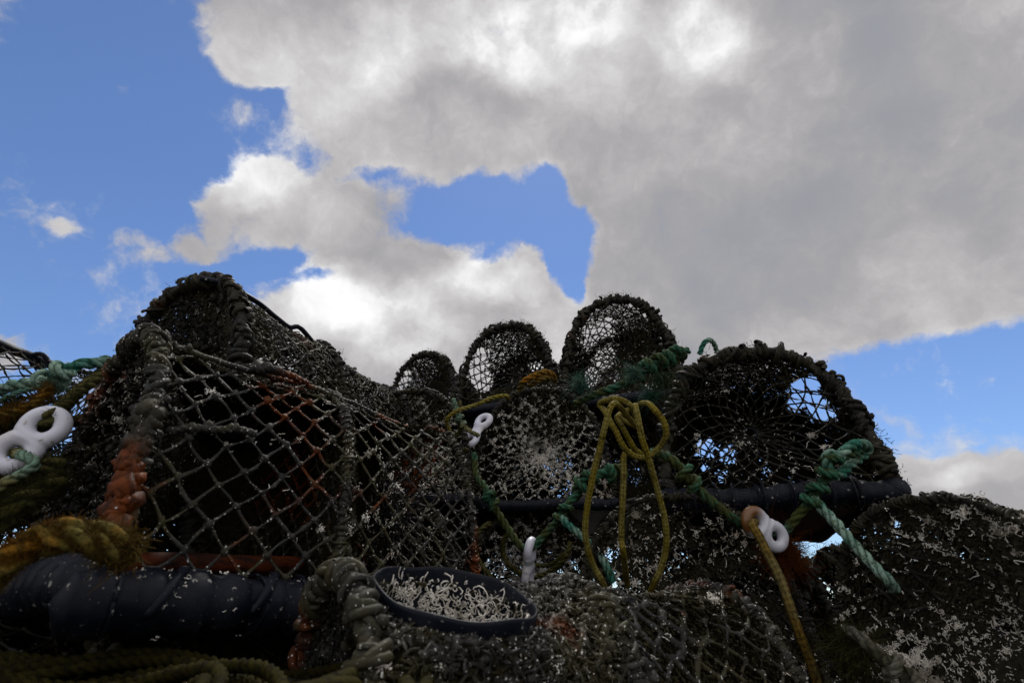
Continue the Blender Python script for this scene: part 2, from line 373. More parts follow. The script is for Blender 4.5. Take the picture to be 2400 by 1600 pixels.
def fibres(mb, C, N, length, rad=.0005, droop=0.0, spread=.8, K=4):
    Mn = len(C)
    if not Mn: return
    d = unit(unit(N) + rng.normal(size=(Mn, 3)) * spread); P = np.zeros((Mn, K, 3)); P[:, 0] = C
    ln = length * rng.lognormal(0, .45, Mn)
    for i in range(1, K):
        d = unit(d + rng.normal(size=(Mn, 3)) * .35 + np.array([0, 0, -droop]))
        P[:, i] = P[:, i - 1] + d * (ln / (K - 1))[:, None]
    mb.strands(P, rad * np.linspace(1.2, .5, K)[None] * np.ones((Mn, 1)), 3)

# ------------------------------------------------------------------ a creel (lobster pot)
WINDOWS = [(1888, 912, 32), (1925, 955, 26), (1862, 945, 16), (1652, 1045, 26), (1700, 1062, 22), (1650, 1095, 12), (1690, 1112, 16), (1400, 790, 40), (1412, 835, 40), (1385, 885, 32), (1440, 880, 14), (1425, 750, 12), (1580, 805, 22), (1560, 785, 14), (1510, 733, 8), (1480, 712, 9),
  (1105, 865, 38), (1125, 895, 30), (1125, 832, 18), (1255, 855, 20), (1295, 872, 12), (920, 912, 24), (935, 888, 26), (950, 872, 12), (957, 945, 14), (1057, 925, 8), (630, 850, 26), (662, 818, 24), (692, 832, 14), (672, 872, 28), (740, 880, 12),
  (295, 825, 9), (425, 775, 8), (1385, 1070, 24), (1690, 1385, 24), (1728, 1392, 16), (1815, 1372, 16), (20, 885, 40), (60, 895, 24), (1755, 1170, 8), (1800, 1100, 10)]
# thin places where the fouling has fallen away and daylight comes through the bare netting
WD = np.array([ray(a, b) / np.linalg.norm(ray(a, b)) for a, b, c in WINDOWS]); WR = np.array([math.atan(c / 1200) for a, b, c in WINDOWS])
def thin(P):                         # P world points; True where the fouling is gone
    u = unit(P); d = np.arccos(np.clip(u @ WD.T, -1, 1)) - WR[None] * (1 + .35 * vnoise(P, 60, 77)[:, None])
    return (d < 0).any(1)
def creel(base, yaw, W=.46, L=.66, H=.38, pitch=0, roll=0, cell=.030, tr=.0019, hoop_r=.011, hoop_n=3, bar=.019, worms=600, wsize=.010, wr=.0008, fuzz=1500,
          net='twine', hoopm='hoop', exp=2.3, foul=.0, end_worms=0, label='', near=False, ring=None, seed=1, eye=(.0, .5), hose=False, straps=0, back_net=True, knot=1.9, sides=5, parlour=True, mat_side=1.0, mat_end=1.0, msc=1.0, pmat=(.25, 1), pden=1.0, patch=2.0, weedm='weed', bstraps=0, bz=-.4, jit=.16, lumps=0, slumps=0, slump_s=.99, mat_thr=-.35, mat_ethr=-.15, side_u=(0, 1)):
    global rng
    rng = np.random.default_rng(seed)
    root = bpy.data.objects.new('creel', None); COL.objects.link(root); root.empty_display_size = .05
    root.location = tuple(base); root.rotation_euler = (R(pitch), R(roll), R(yaw))
    tag(root, label, 'creel', 'stacked creels on the quay')
    def prof(t, k=1.0):
        a = np.pi * (1 - np.asarray(t)); c, s_ = np.cos(a), np.sin(a)
        x = W / 2 * np.sign(c) * np.abs(c) ** (2 / exp * .92); z = H * np.abs(s_) ** (2 / exp)
        return x * k, z * k
    tt = np.linspace(0, 1, 400); px_, pz_ = prof(tt); al = np.concatenate([[0], np.cumsum(np.hypot(np.diff(px_), np.diff(pz_)))]); AL = al[-1]
    def arch(u):                        # u = arc length share 0..1
        t = np.interp(np.asarray(u) * AL, al, tt); return prof(t)
    def shell(u, s_):                   # u round the arch, s along the length
        x, z = arch(u); bay = np.abs(np.sin(np.pi * (hoop_n - 1) * s_)); k = 1 - .045 * bay
        P = np.stack([x * k, s_ * L + 0 * x, z * k + .002], -1)
        if ring:                        # the netting is gathered up to the collar
            q = P - np.array(ring[:3]); nn = unit(np.array(ring[4])[None])[0]; hgt_ = q @ nn; flat = np.linalg.norm(q - hgt_[..., None] * nn, axis=-1) / ring[3]
            f = np.clip((1.75 - flat) / .72, 0, 1); f = f * f * (3 - 2 * f); up = (q[..., 0:1] * 0 + 1)[..., 0] * (P[..., 2] > H * .45)
            P = P - ((hgt_ + .004) * f * up)[..., None] * nn
        return P
    g = lambda P, f, sd: vnoise(P, f, seed * 7 + sd)
    # --- netting of the long sides: a diamond mesh, one mesh per bay
    wormpts = []; wormn = []
    def lattice(mb, fn, nu, ns, u0=0, u1=1, s0=0, s1=1, normal=None, r=tr, jitter=jit, hole=None, close=False):
        I, J = np.meshgrid(np.arange(nu + 1), np.arange(ns + 1), indexing='ij'); ev = (I + J) % 2 == 0
        ju = rng.normal(0, jitter, I.shape) * (I > 0) * (I < nu); jv = rng.normal(0, jitter, I.shape) * (J > 0) * (J < ns)
        if close: ju[-1] = ju[0]; jv[-1] = jv[0]
        UU = u0 + (u1 - u0) * (I + ju) / nu; SS = s0 + (s1 - s0) * (J + jv) / ns
        P = fn(UU, SS); P = P + np.stack([g(P, 14, 1), g(P, 14, 2), g(P, 14, 3)], -1) * .003
        A = []; Bv = []
        for di in (1, -1):
            ii, jj = np.nonzero(ev[:, :-1]); i2 = ii + di; ok = (i2 >= 0) & (i2 <= nu); ii, jj, i2 = ii[ok], jj[ok], i2[ok]
            A.append(P[ii, jj]); Bv.append(P[i2, jj + 1])
        A = np.concatenate(A); Bv = np.concatenate(Bv)
        if hole is not None:
            ok = hole((A + Bv) / 2); A, Bv = A[ok], Bv[ok]
        K = 5; s_ = np.linspace(0, 1, K)[None, :, None]; mid = (A + Bv) / 2
        sag = rng.normal(0, .0016, (len(A), 3)) - np.array([0, 0, .0012])
        Q = A[:, None] * (1 - s_) + Bv[:, None] * s_ + sag[:, None] * (4 * s_ * (1 - s_))
        rr = r * (1 + .25 * rng.normal(size=(len(A), K))).clip(.6, 1.7)
        if foul: rr = rr * (1 + foul * (g(mid, 9, 5) > .1)[:, None] * rng.uniform(.2, 1.6, (len(A), K)))
        mb.strands(Q, rr, sides)
        smp = Q[:, 1:4].reshape(-1, 3)
        kn = P[ev]
        if hole is not None: kn = kn[hole(kn)]
        mb.knots(kn, r * knot)
        return kn, smp
    ru = max(6, int(round(AL / cell))); ru += ru % 2
    bays = hoop_n - 1
    hole = None
    if ring:
        rc = np.array(ring[:3]); rrad = ring[3]; nrm_ = unit(np.array(ring[4])[None])[0]
        hole = lambda X: np.linalg.norm((X - rc) - (X - rc) @ nrm_[:, None] * nrm_, axis=-1) > rrad * .97
    for b in range(bays):
        mb = MB(); ns = max(4, int(round(L / bays / cell)))
        kn, mid = lattice(mb, shell, ru, ns, s0=b / bays, s1=(b + 1) / bays, hole=hole)
        mb.build('side_netting', M[net], root)
        wormpts += [kn, mid]
    c0 = np.array([0, L / 2, H * .35])
    # --- soft fouling: matted weed and silt on and just inside the netting, thin in places where light comes through
    def matted(fn, n, name, thr, lo, hi, inw, c_in, par):
        u = rng.uniform(lo[0], hi[0], n); v = rng.uniform(lo[1], hi[1], n); P = fn(u, v)
        f_ = g(P, 8, 40) + .45 * g(P, 40, 41) + .25 * rng.normal(size=n)
        P = P[f_ > thr]
        if ring: P = P[hole(P)]
        Mw = np.array(Matrix.Translation(root.location) @ root.rotation_euler.to_matrix().to_4x4()); P = P[~thin(P @ Mw[:3, :3].T + Mw[:3, 3])]; n = len(P)
        if not n: return
        Nn = unit(P - c_in); P = P - Nn * rng.uniform(0, inw, (n, 1))
        a = unit(np.cross(Nn, rng.normal(size=(n, 3)))); b = np.cross(Nn, a)
        k = n // 2; h = rng.uniform(.0025, .0065, (k, 1, 1)) * msc; mb = MB()
        qd = np.stack([-a[:k] - b[:k], a[:k] * 1.3 - b[:k] * .6, a[:k] + b[:k] * 1.2, -a[:k] * .7 + b[:k]], 1) * h + rng.normal(0, .0015, (k, 4, 3)) * msc + P[:k, None]
        mb.add(qd, np.arange(k * 4).reshape(-1, 4))
        A = P[k:]; m = len(A); d = a[k:] * rng.uniform(.004, .010, (m, 1)) * msc; md = rng.normal(0, .0022, (m, 3)) - Nn[k:] * .002
        mb.strands(np.stack([A - d, A + md, A + d + rng.normal(0, .002, (m, 3))], 1), tr * rng.uniform(.25, .8, (m, 1)) * np.ones((1, 3)), 3)
        tag(mb.build(name, M[weedm], par), kind='stuff')
    # --- hoops: a rod wound with rope, lumpy
    for hi in range(hoop_n):
        s_ = hi / (hoop_n - 1); u = np.linspace(0, 1, 160); x, z = arch(u); ax = np.stack([x, np.full_like(x, s_ * L), z], -1)
        hoop_rr = hoop_r; hoop_r = hoop_r * (1.0 if hi == 0 else .74)
        ax[:, 1] += .006 * np.sin(u * 9 + hi * 2)
        mb = MB(); turns = AL / (hoop_r * .95); n = int(turns * 9)
        uu = np.linspace(0, 1, n); A = np.stack([np.interp(uu, u, ax[:, k]) for k in range(3)], -1)
        T = unit(np.gradient(A, axis=0)); Y = np.tile([0, 1.0, 0], (n, 1)); Z = np.cross(T, Y)
        ph = uu * turns * 2 * np.pi + 2.2 * g(A, 45, 8 + hi); lump = 1 + .24 * g(A, 60, 9 + hi) + .20 * g(A, 170, 13 + hi)
        HR = hoop_r * lump
        Pw = A + (Y * np.cos(ph)[:, None] + Z * np.sin(ph)[:, None]) * (HR * .50)[:, None] + T * (hoop_r * .35 * np.sin(ph * .5 + g(A, 80, 3)))[:, None]
        mb.tube(Pw, HR * .42 * (1 + .2 * g(A, 300, 4)), 6)
        mb.tube(ax[::4], hoop_r * .7, 6)
        m = int(AL / hoop_r * 1.5); k0 = rng.integers(0, n, m); K = 9; aa = rng.uniform(0, 6.28, m)[:, None] + np.linspace(0, 1, K)[None] * rng.uniform(2.2, 5.0, (m, 1))
        tl = rng.normal(0, .9, (m, 1)); RR = hoop_r * rng.uniform(.8, 1.12, (m, 1)) * lump[k0][:, None]
        Ph = A[k0][:, None] + (Y[k0][:, None] * np.cos(aa)[..., None] + Z[k0][:, None] * np.sin(aa)[..., None]) * RR[..., None] + T[k0][:, None] * (tl * RR * np.sin(aa * .8))[..., None]
        mb.strands(Ph, hoop_r * rng.uniform(.16, .42, (m, 1)) * np.ones((1, K)), 6, ref=T[k0])
        # netting hitches: knots along the hoop
        m = int(AL / (hoop_r * 1.6)); ku = rng.uniform(0, 1, m); kp = np.stack([np.interp(ku, u, ax[:, k]) for k in range(3)], -1)
        kp = kp + unit(kp - np.array([0, s_ * L, H * .2])) * hoop_r * rng.uniform(.3, 1.0, (m, 1)) + rng.normal(0, hoop_r * .5, (m, 3)) * [0, 1, 0]
        mb.knots(kp, hoop_r * rng.uniform(.25, .6, m), .35)
        hp = mb.build('hoop', M[hoopm], root)
        wormpts.append(A[rng.integers(0, n, int(n * .10))] + unit(A[0:1] * 0 + rng.normal(size=(int(n * .10), 3))) * hoop_r * 1.05)
        if fuzz:
            mf = MB(); nf = int(fuzz * (.6 if hi == 0 else .3)); idx = rng.integers(0, n, nf); out = unit(A[idx] - np.array([0, s_ * L, H * .15]))
            keep = g(A[idx], 12, 30 + hi) + rng.normal(0, .25, nf) > .35; idx = idx[keep]; out = out[keep]
            fibres(mf, A[idx] + out * hoop_r * .7 + rng.normal(0, hoop_r * .5, (len(idx), 3)), out, hoop_r * .5, .0007, spread=.9)
            tag(mf.build('weed_fuzz', M['weed'], hp), kind='stuff')
        hoop_r = hoop_rr
    # --- end nets, drawn inwards to the entrance eye
    def end_net(y0, inward, name, eyeR, ez, ex, n_r, rows=None):
        th = np.linspace(0, 1, 300)
        def outer(q):                    # q 0..1 round the closed D outline
            q = np.asarray(q) % 1.0; per = AL + W; a = q * per
            x, z = arch(np.clip(a / AL, 0, 1)); f = a > AL
            x = np.where(f, W / 2 - (a - AL), x); z = np.where(f, 0.0, z); return x, z
        cx, cz = ex * W, ez * H; x0, z0 = outer(th); k0 = th[np.argmin(np.hypot(x0 + W / 2, z0))]
        def fn(u, v):
            x, z = outer(u); ang = np.arctan2(z - cz, x - cx); w_ = np.clip(v, 0, 1) ** .92
            X = x * (1 - w_) + (cx + eyeR * np.cos(ang)) * w_; Z = z * (1 - w_) + (cz + eyeR * np.sin(ang)) * w_
            return np.stack([X, y0 + inward * w_ ** 1.15, Z + .003], -1)
        nu = int(round((AL + W) / cell)); nu += nu % 2; mb = MB()
        kn, mid = lattice(mb, fn, nu, n_r, normal=None, r=tr * .95, jitter=.10)
        mb.build(name, M[net], root)
        return kn, mid, fn
    n_r = max(6, int(round(W * .42 / cell * 1.25)))
    kn, mid, efn = end_net(0.0, .13, 'end_netting', .014, eye[1], eye[0], n_r)
    endpts = [kn, mid]
    if back_net:
        k2, m2, _ = end_net(L, -.05, 'end_netting', .012, .45, 0, n_r); wormpts += [k2, m2]
    def lumpy(fn, n, lo, hi, name, u0_=(0, 1)):   # clotted knots of twine and growth
        P = fn(rng.uniform(u0_[0], u0_[1], n), rng.uniform(lo, hi, n)); P = P[(g(P, 10, 50) + .4 * rng.normal(size=n)) > -.55]
        if ring: P = P[hole(P)]
        mb = MB(); out = unit(P - c0); P = P + out * rng.uniform(-.001, .004, (len(P), 1)); mb.knots(P, rng.lognormal(math.log(.0028), .4, len(P)), .45)
        m = len(P); a = unit(np.cross(out, rng.normal(size=(m, 3)))); d = a * rng.uniform(.003, .008, (m, 1))
        mb.strands(np.stack([P - d, P + out * .003, P + d * .8 + rng.normal(0, .003, (m, 3)), P + d * 1.5 - out * .003], 1), rng.uniform(.0008, .0019, (m, 1)) * np.array([[.7, 1, 1, .6]]), 5)
        tag(mb.build(name, M[net], root), kind='stuff')
    if lumps: lumpy(efn, lumps, .01, .7, 'clotted_twine')
    if slumps: lumpy(shell, slumps, .01, slump_s, 'clotted_twine', side_u)
    # entrance eye ring
    a = np.linspace(0, 2 * np.pi, 40); mb = MB()
    mb.tube(np.stack([eye[0] * W + .016 * np.cos(a), np.full(40, .13), eye[1] * H + .016 * np.sin(a)], -1), .004, 8, caps=False)
    mb.build('entrance_ring', M['rubber'], root)
    # parlour net across the middle
    if parlour:
        mb = MB(); nn = int(H / cell * 1.6)
        def pf(u, v):
            x, z = arch(v * .5); x2, _z = arch(1 - v * .5); return np.stack([x * (1 - u) + x2 * u, L * .52 + .05 * np.sin(np.pi * u) * np.sin(np.pi * np.clip(v, 0, 1)) + 0 * u, z + 0 * u], -1)
        lattice(mb, pf, int(W / cell * 1.4) // 2 * 2, nn, s0=0, s1=.96, r=tr)
        pn = mb.build('parlour_netting', M[net], root)
        if pmat: matted(pf, int(7000 * pden), 'matted_weed', -.9, (pmat[0], 0), (pmat[1], .98), .02, np.array([0, L * .9, H * .4]), pn)
    # --- base: wrapped bars, cross bars and slats
    for sx in (-1, 1):
        mb = MB(); n = int(L / .004); yv = np.linspace(-.02, L + .02, n); wr_ = 1 + .07 * np.sign(np.sin(yv * 130 + sx)) * np.abs(np.sin(yv * 130 + sx)) ** .3 + .05 * vnoise(yv[:, None] * [1, 0, 0], 40, seed + 3)
        mb.tube(np.stack([np.full(n, sx * W / 2) + .004 * np.sin(yv * 11), yv, np.full(n, bar * bz) + .003 * np.sin(yv * 17)], -1), bar * wr_, 20)
        for i in range(bstraps):        # strips of rubber lashed round the bar
            ys = L * (i + rng.uniform(.1, .9)) / bstraps; aa = np.linspace(0, 2 * np.pi, 30); tl = rng.uniform(-.02, .02)
            mb.tube(np.stack([sx * W / 2 + bar * 1.07 * np.cos(aa), ys + tl * np.sin(aa / 2), bar * bz + bar * 1.07 * np.sin(aa)], -1), rng.uniform(.002, .0045), 5)
        mb.build('base_bar', M['rubber'], root)
    for y in (0, L):
        mb = MB(); n = int(W / .004); xv = np.linspace(-W / 2, W / 2, n); wr_ = 1 + .07 * np.sign(np.sin(xv * 120)) * np.abs(np.sin(xv * 120)) ** .3
        mb.tube(np.stack([xv, np.full(n, float(y)), np.full(n, -bar * .4) + .003 * np.sin(xv * 20)], -1), bar * wr_, 14)
        if straps and y == 0:           # rubber strips lashed round the bar
            for i in range(straps):
                xs = -W * .42 + W * .84 * (i + rng.uniform(.2, .8)) / straps; aa = np.linspace(0, 2 * np.pi, 24)
                mb.tube(np.stack([xs + rng.uniform(-.05, .06) * np.sin(aa / 2), bar * 1.25 * np.cos(aa), -bar * .4 + bar * 1.3 * np.sin(aa)], -1), rng.uniform(.0015, .004), 5)
        mb.build('base_bar', M['rubber'], root)
    for i in range(6):
        mb = MB(); x = -W / 2 + W * (i + .5) / 6 + rng.normal(0, .003)
        mb.box((x, L / 2, -bar * .5), (W / 6 * .485, L / 2 - .01, .006), jit=.0008); mb.build('slat', M['slat'], root, smooth=False)
    if mat_side: matted(shell, int(mat_side * 30000), 'matted_weed', mat_thr, (side_u[0], .01), (side_u[1], .99), .010, c0, root)
    if mat_end:
        matted(efn, int(mat_end * 15000), 'matted_weed', mat_ethr, (0, .02), (1, .95), .006, np.array([0, L * .5, H * .4]), root)
    # --- hard growth: pale worm tubes
    def crust(C, n, nf, cen, nconst=None, spr=.0036):
        wgt = np.exp(nf * g(C, 7, 21) + nf * .5 * g(C, 22, 23)); wgt /= wgt.sum()
        k = max(4, n // 16); ci = C[rng.choice(len(C), k, p=wgt)]; m = rng.lognormal(0, .8, k); m = np.maximum(1, (m / m.sum() * n * .62)).astype(int)
        X = np.repeat(ci, m, 0); X = X + rng.normal(0, spr, X.shape) * rng.lognormal(0, .4, (len(X), 1)); Y = C[rng.choice(len(C), int(n * .38), p=wgt ** .5 / (wgt ** .5).sum())] + rng.normal(0, tr * .7, (int(n * .38), 3))
        X = np.concatenate([X, Y]); Nn = unit(X - cen) if nconst is None else unit(np.tile(nconst, (len(X), 1)))
        mb = MB(); h = len(X) // 2; o_ = rng.permutation(len(X)); X = X[o_]; Nn = Nn[o_]
        squiggles(mb, X[:h] + Nn[:h] * tr, Nn[:h], wsize * 1.1, wr * .62); squiggles(mb, X[h:] + Nn[h:] * tr * .8, Nn[h:], wsize * .5, wr * .6)
        q = X[rng.integers(0, len(X), int(n * .6))]; q = q + rng.normal(0, .0012, q.shape); mb.knots(q, wr * rng.uniform(.5, 1.3, len(q)), .4)
        tag(mb.build('worm_tubes', M['worm'], root), kind='stuff')
    if worms: crust(np.concatenate([p.reshape(-1, 3) for p in wormpts]), worms, patch, c0)
    if end_worms: crust(np.concatenate([p.reshape(-1, 3) for p in endpts]), end_worms, patch * (.35 if patch < 3 else .8), None, [0, -1.0, .15], .0020)
    root['dims'] = (W, L, H)
    if ring:                             # wide plastic entrance collar in the side netting
        ycol = unit((np.array([0, 1.0, 0]) - nrm_[1] * nrm_)[None])[0]; xcol = np.cross(ycol, nrm_)
        a = np.linspace(0, 2 * np.pi, 97)[:-1]; hgt = [(.002, 1.0), (.010, 1.012), (.014, 1.006), (.0145, .990), (.010, .980), (-.02, .955), (-.06, .91), (-.10, .85), (-.14, .78), (-.143, .80), (-.10, .87), (-.05, .94)]
        V = []
        for h_, k_ in hgt: V.append(rc + rrad * k_ * (np.cos(a)[:, None] * xcol + np.sin(a)[:, None] * ycol) + nrm_ * h_)
        V = np.array(V); V = V + nrm_ * (.0018 * np.sin(a * 3 + 1) + .0012 * np.sin(a * 7))[None, :, None]; V[1:3] *= 1 + .0 * a[None, :, None]; nh = len(hgt); k, j = np.meshgrid(np.arange(nh), np.arange(96), indexing='ij'); k2 = (k + 1) % nh; j2 = (j + 1) % 96
        mb = MB(); mb.add(V, np.stack([k * 96 + j, k * 96 + j2, k2 * 96 + j2, k2 * 96 + j], -1)); col_ = mb.build('entrance_collar', M['rubber'], root)
        nw = 4200; aa = rng.uniform(0, 2 * np.pi, nw); hh = .002 - .13 * rng.beta(1.7, 1.5, nw)
        Xo = rc + rrad * np.interp(hh, [-.14, -.10, -.06, -.02, .01], [.775, .845, .905, .95, .975])[:, None] * (np.cos(aa)[:, None] * xcol + np.sin(aa)[:, None] * ycol) + nrm_ * hh[:, None]
        mb = MB(); inn = -(np.cos(aa)[:, None] * xcol + np.sin(aa)[:, None] * ycol); squiggles(mb, Xo + inn * .001, inn, .015, .00075)
        tag(mb.build('worm_tubes', M['worm'], col_), kind='stuff')
        # inner cone of netting below the collar, so one looks into the pot
    return root

# ------------------------------------------------------------------ setting
mb = MB(); S = 600.0; n = 41
gx = np.sign(np.linspace(-1, 1, n)) * np.abs(np.linspace(-1, 1, n)) ** 4 * S
X, Y = np.meshgrid(gx, gx, indexing='ij'); Z = np.full_like(X, GROUND)
I, J = np.meshgrid(np.arange(n - 1), np.arange(n - 1), indexing='ij')
mb.add(np.stack([X, Y, Z], -1), np.stack([I * n + J, (I + 1) * n + J, (I + 1) * n + J + 1, I * n + J + 1], -1))
tag(mb.build('ground', M['ground']), 'grey weathered concrete quay under the heap of creels', kind='structure')

#CREELS
def yaw_of(dx, dy): return math.degrees(math.atan2(-dx, dy))
PAR = yaw_of(.634, .773)
CRE = {}
def wdir(v, yaw):                    # a world direction in the frame of a creel turned by yaw
    c, s_ = math.cos(R(-yaw)), math.sin(R(-yaw)); return (v[0] * c - v[1] * s_, v[0] * s_ + v[1] * c, v[2])
YB = yaw_of(.85, .53); B0 = (-.20, .665, -.345)
rcl = at(1063, 1408, .60) - np.array(B0); rcl = wdir(rcl, YB)
CRE['B'] = creel(B0, YB, W=.38, L=.62, H=.385, worms=3500, wsize=.008, net='twine_dark', hoopm='hoop_near', hoop_r=.015, tr=.0027, bar=.02, cell=.022, msc=.55,
    ring=(rcl[0], rcl[1], rcl[2] - .002, .097, wdir((.20, -.27, .94), YB)), seed=11, foul=.7, fuzz=2500, mat_thr=-.6, mat_side=3.0, mat_end=3.0, mat_ethr=-.8, lumps=7000, slumps=7000, slump_s=.55, end_worms=1500,
    label='lowest nearest creel with a wide black entrance ring full of pale worm tubes')
CRE['A'] = creel((-.625, .76, .045), PAR, W=.41, L=.62, H=.355, worms=2500, end_worms=5000, wsize=.007, cell=.029, tr=.0024, hoop_r=.0125, bar=.034, bz=-1.0, bstraps=9, jit=.07, net='twine_rusty', hoopm='hoop_near', seed=12, knot=2.6, lumps=7000, fuzz=2500,
    side_u=(0, .62), mat_thr=-1.5, mat_ethr=-.9, label='large rust stained creel at front left, wide diamond netting over a thick rubber bar')
CRE['C'] = creel((-.78, 1.06, .33), yaw_of(.27, .69), W=.44, L=.72, H=.395, worms=1600, end_worms=4500, wsize=.0075, hoop_r=.018, net='twine', seed=13, lumps=6000, slumps=5000, fuzz=4000, foul=.6, mat_ethr=-.9, mat_thr=-.5,
    label='tall weed covered creel forming the left peak of the heap')
CRE['K'] = creel((-1.47, .72, .23), yaw_of(.3, .69), W=.44, L=.7, H=.37, worms=500, net='twine_black', seed=14, mat_thr=.1, mat_side=.8,
    label='partly seen creel at the left edge with a black hose along its top')
CRE['G'] = creel((.60, 1.19, .245), yaw_of(.25, .95), W=.47, L=.66, H=.352, worms=700, end_worms=700, hoop_r=.018, bar=.026, straps=13, net='twine_black', seed=15, fuzz=3500, mat_ethr=.65, mat_thr=-1.6, pmat=(0, 1), pden=3.0, mat_side=1.6, tr=.0021, cell=.032,
    label='big black creel on the right with knotted green rope and rubber strips on its base')
CRE['H'] = creel((.10, 1.70, .317), yaw_of(.05, 1), W=.46, L=.66, H=.39, worms=1500, end_worms=12000, wsize=.0080, wr=.0010, net='twine', seed=16, foul=.2, tr=.0022, mat_thr=-1.3, pmat=(0, 1), mat_ethr=.75, patch=1.6,
    label='central creel whose end netting is crusted all over with pale worm tubes')
CRE['F'] = creel((.42, 1.82, .73), yaw_of(.28, .95), W=.44, L=.66, H=.43, worms=300, hoop_r=.019, net='twine_black', seed=17, fuzz=3000, eye=(.1, .45), mat_thr=-1.5, pmat=(0, 1), tr=.0025, mat_ethr=.5, end_worms=700,
    label='topmost creel right of centre, round and black against the grey cloud')
CRE['E'] = creel((-.03, 1.97, .76), yaw_of(.35, .93), W=.42, L=.66, H=.36, worms=300, hoop_r=.017, net='twine_black', seed=18, fuzz=2500, eye=(.1, .45), mat_thr=-1.5, pmat=(0, 1), tr=.0025, mat_ethr=.4, end_worms=500,
    label='black skyline creel between the smallest one and the topmost one')
CRE['D'] = creel((-.52, 2.75, 1.01), yaw_of(.35, .93), W=.42, L=.66, H=.36, worms=150, hoop_r=.018, net='twine_black', seed=19, fuzz=2500, eye=(.1, .45), mat_thr=-1.5, pmat=(0, 1), tr=.0025,
    label='smallest looking creel, farthest back on the skyline left of centre')
CRE['I'] = creel((.37, 1.22, -.17), yaw_of(.1, 1), W=.50, L=.66, H=.41, worms=3500, end_worms=4500, wsize=.011, wr=.0012, hoop_r=.009, net='twine_black', seed=20, foul=.4, mat_ethr=-.1, weedm='mud', patch=4.5,
    label='creel with white worm patches behind the hanging yellow rope, under the big black creel')
CRE['J'] = creel((.72, .95, -.22), yaw_of(.95, .35), W=.48, L=.8, H=.40, worms=13000, end_worms=10000, wsize=.010, wr=.0012, hoop_r=.008, net='twine_black', seed=21, foul=.8, mat_thr=-1.2, mat_ethr=-.6, weedm='mud', patch=4.5, cell=.036,
    label='creel at the right edge, its curved side thick with pale worm tubes')
# creels buried in the heap, seen through the gaps: copies of a thing and of each of its parts
def copy_tree(o, parent=None):
    c = o.copy(); COL.objects.link(c); c.parent = parent
    for ch in o.children: copy_tree(ch, c)
    return c
FILL = [('E', (-.62, .84, -.345), PAR, (1, 1, 1.02), 'dark creel squeezed under the large rust stained creel at front left'),
 ('E', (-.70, .22, -.345), PAR, (1.15, 1, .74), 'dark creel under the rope coil at the bottom left'),
 ('E', (-1.05, .55, -.345), PAR, (1.2, 1, .95), 'dark creel low at the left edge beneath the mossy ropes'),
 ('E', (-.80, 1.12, -.345), yaw_of(.27, .69), (1, 1.1, .9), 'bottom creel under the left peak of the heap, behind the rope coil'),
 ('E', (-.80, 1.10, -.01), yaw_of(.3, .7), (1, 1.1, .9), 'dark creel directly beneath the weed covered left peak creel'),
 ('E', (-1.47, .72, -.06), yaw_of(.3, .7), (1, 1, .8), 'dark creel beneath the one at the left edge with the hose'),
 ('E', (-1.47, .72, -.345), yaw_of(.3, .7), (1, 1, .8), 'bottom creel of the stack at the left edge'),
 ('H', (.08, 1.76, -.06), yaw_of(-.05, 1), (1, 1, .93), 'worm crusted creel in the dark gap below the central creel'),
 ('E', (.10, 1.72, -.345), yaw_of(.05, 1), (1.1, 1, .76), 'bottom creel of the centre stack, below the dark gap'),
 ('E', (.78, 1.86, -.13), yaw_of(.2, 1), (1.1, 1, 1.0), 'dark creel behind the worm patched one, under the back of the big black creel'),
 ('E', (1.10, 1.78, -.30), yaw_of(.2, 1), (1.1, 1, 1.32), 'dark creel far behind, between the worm patched creel and the one at right'),
 ('E', (-.36, 1.62, -.06), yaw_of(.1, 1), (1, 1, 1), 'dark creel behind the right end of the large rust stained creel'),
 ('H', (-.36, 1.66, .32), yaw_of(.2, 1), (1, 1, .93), 'crusted creel showing between the large rust stained creel and the skyline'),
 ('E', (-.36, 1.62, -.345), yaw_of(.1, 1), (1, 1, .74), 'bottom creel between the front left stack and the centre stack'),
 ('E', (.46, 1.98, .36), yaw_of(.1, 1), (1, 1, 1), 'dark creel carrying the topmost creel'),
 ('E', (-.05, 2.42, .38), yaw_of(.1, 1), (1, 1, 1), 'dark creel behind the central creel, carrying the skyline creels'),
 ('E', (-.52, 2.85, .64), yaw_of(.1, 1), (1.1, 1, 1), 'dark creel under the smallest looking one at the back'),
 ('E', (-.55, 2.45, .28), yaw_of(.1, 1), (1.1, 1.4, 1), 'dark creel deep in the heap behind the left peak'),
 ('E', (-1.0, 1.85, .33), yaw_of(.3, .7), (1.1, 1, 1), 'dark creel behind the left peak of the heap')]
for i, (src, loc, yw, scl, lab) in enumerate(FILL):
    c = copy_tree(CRE[src]); c.location = loc; c.rotation_euler = (0, 0, R(yw)); c.scale = scl; c['label'] = lab
#END_CREELS

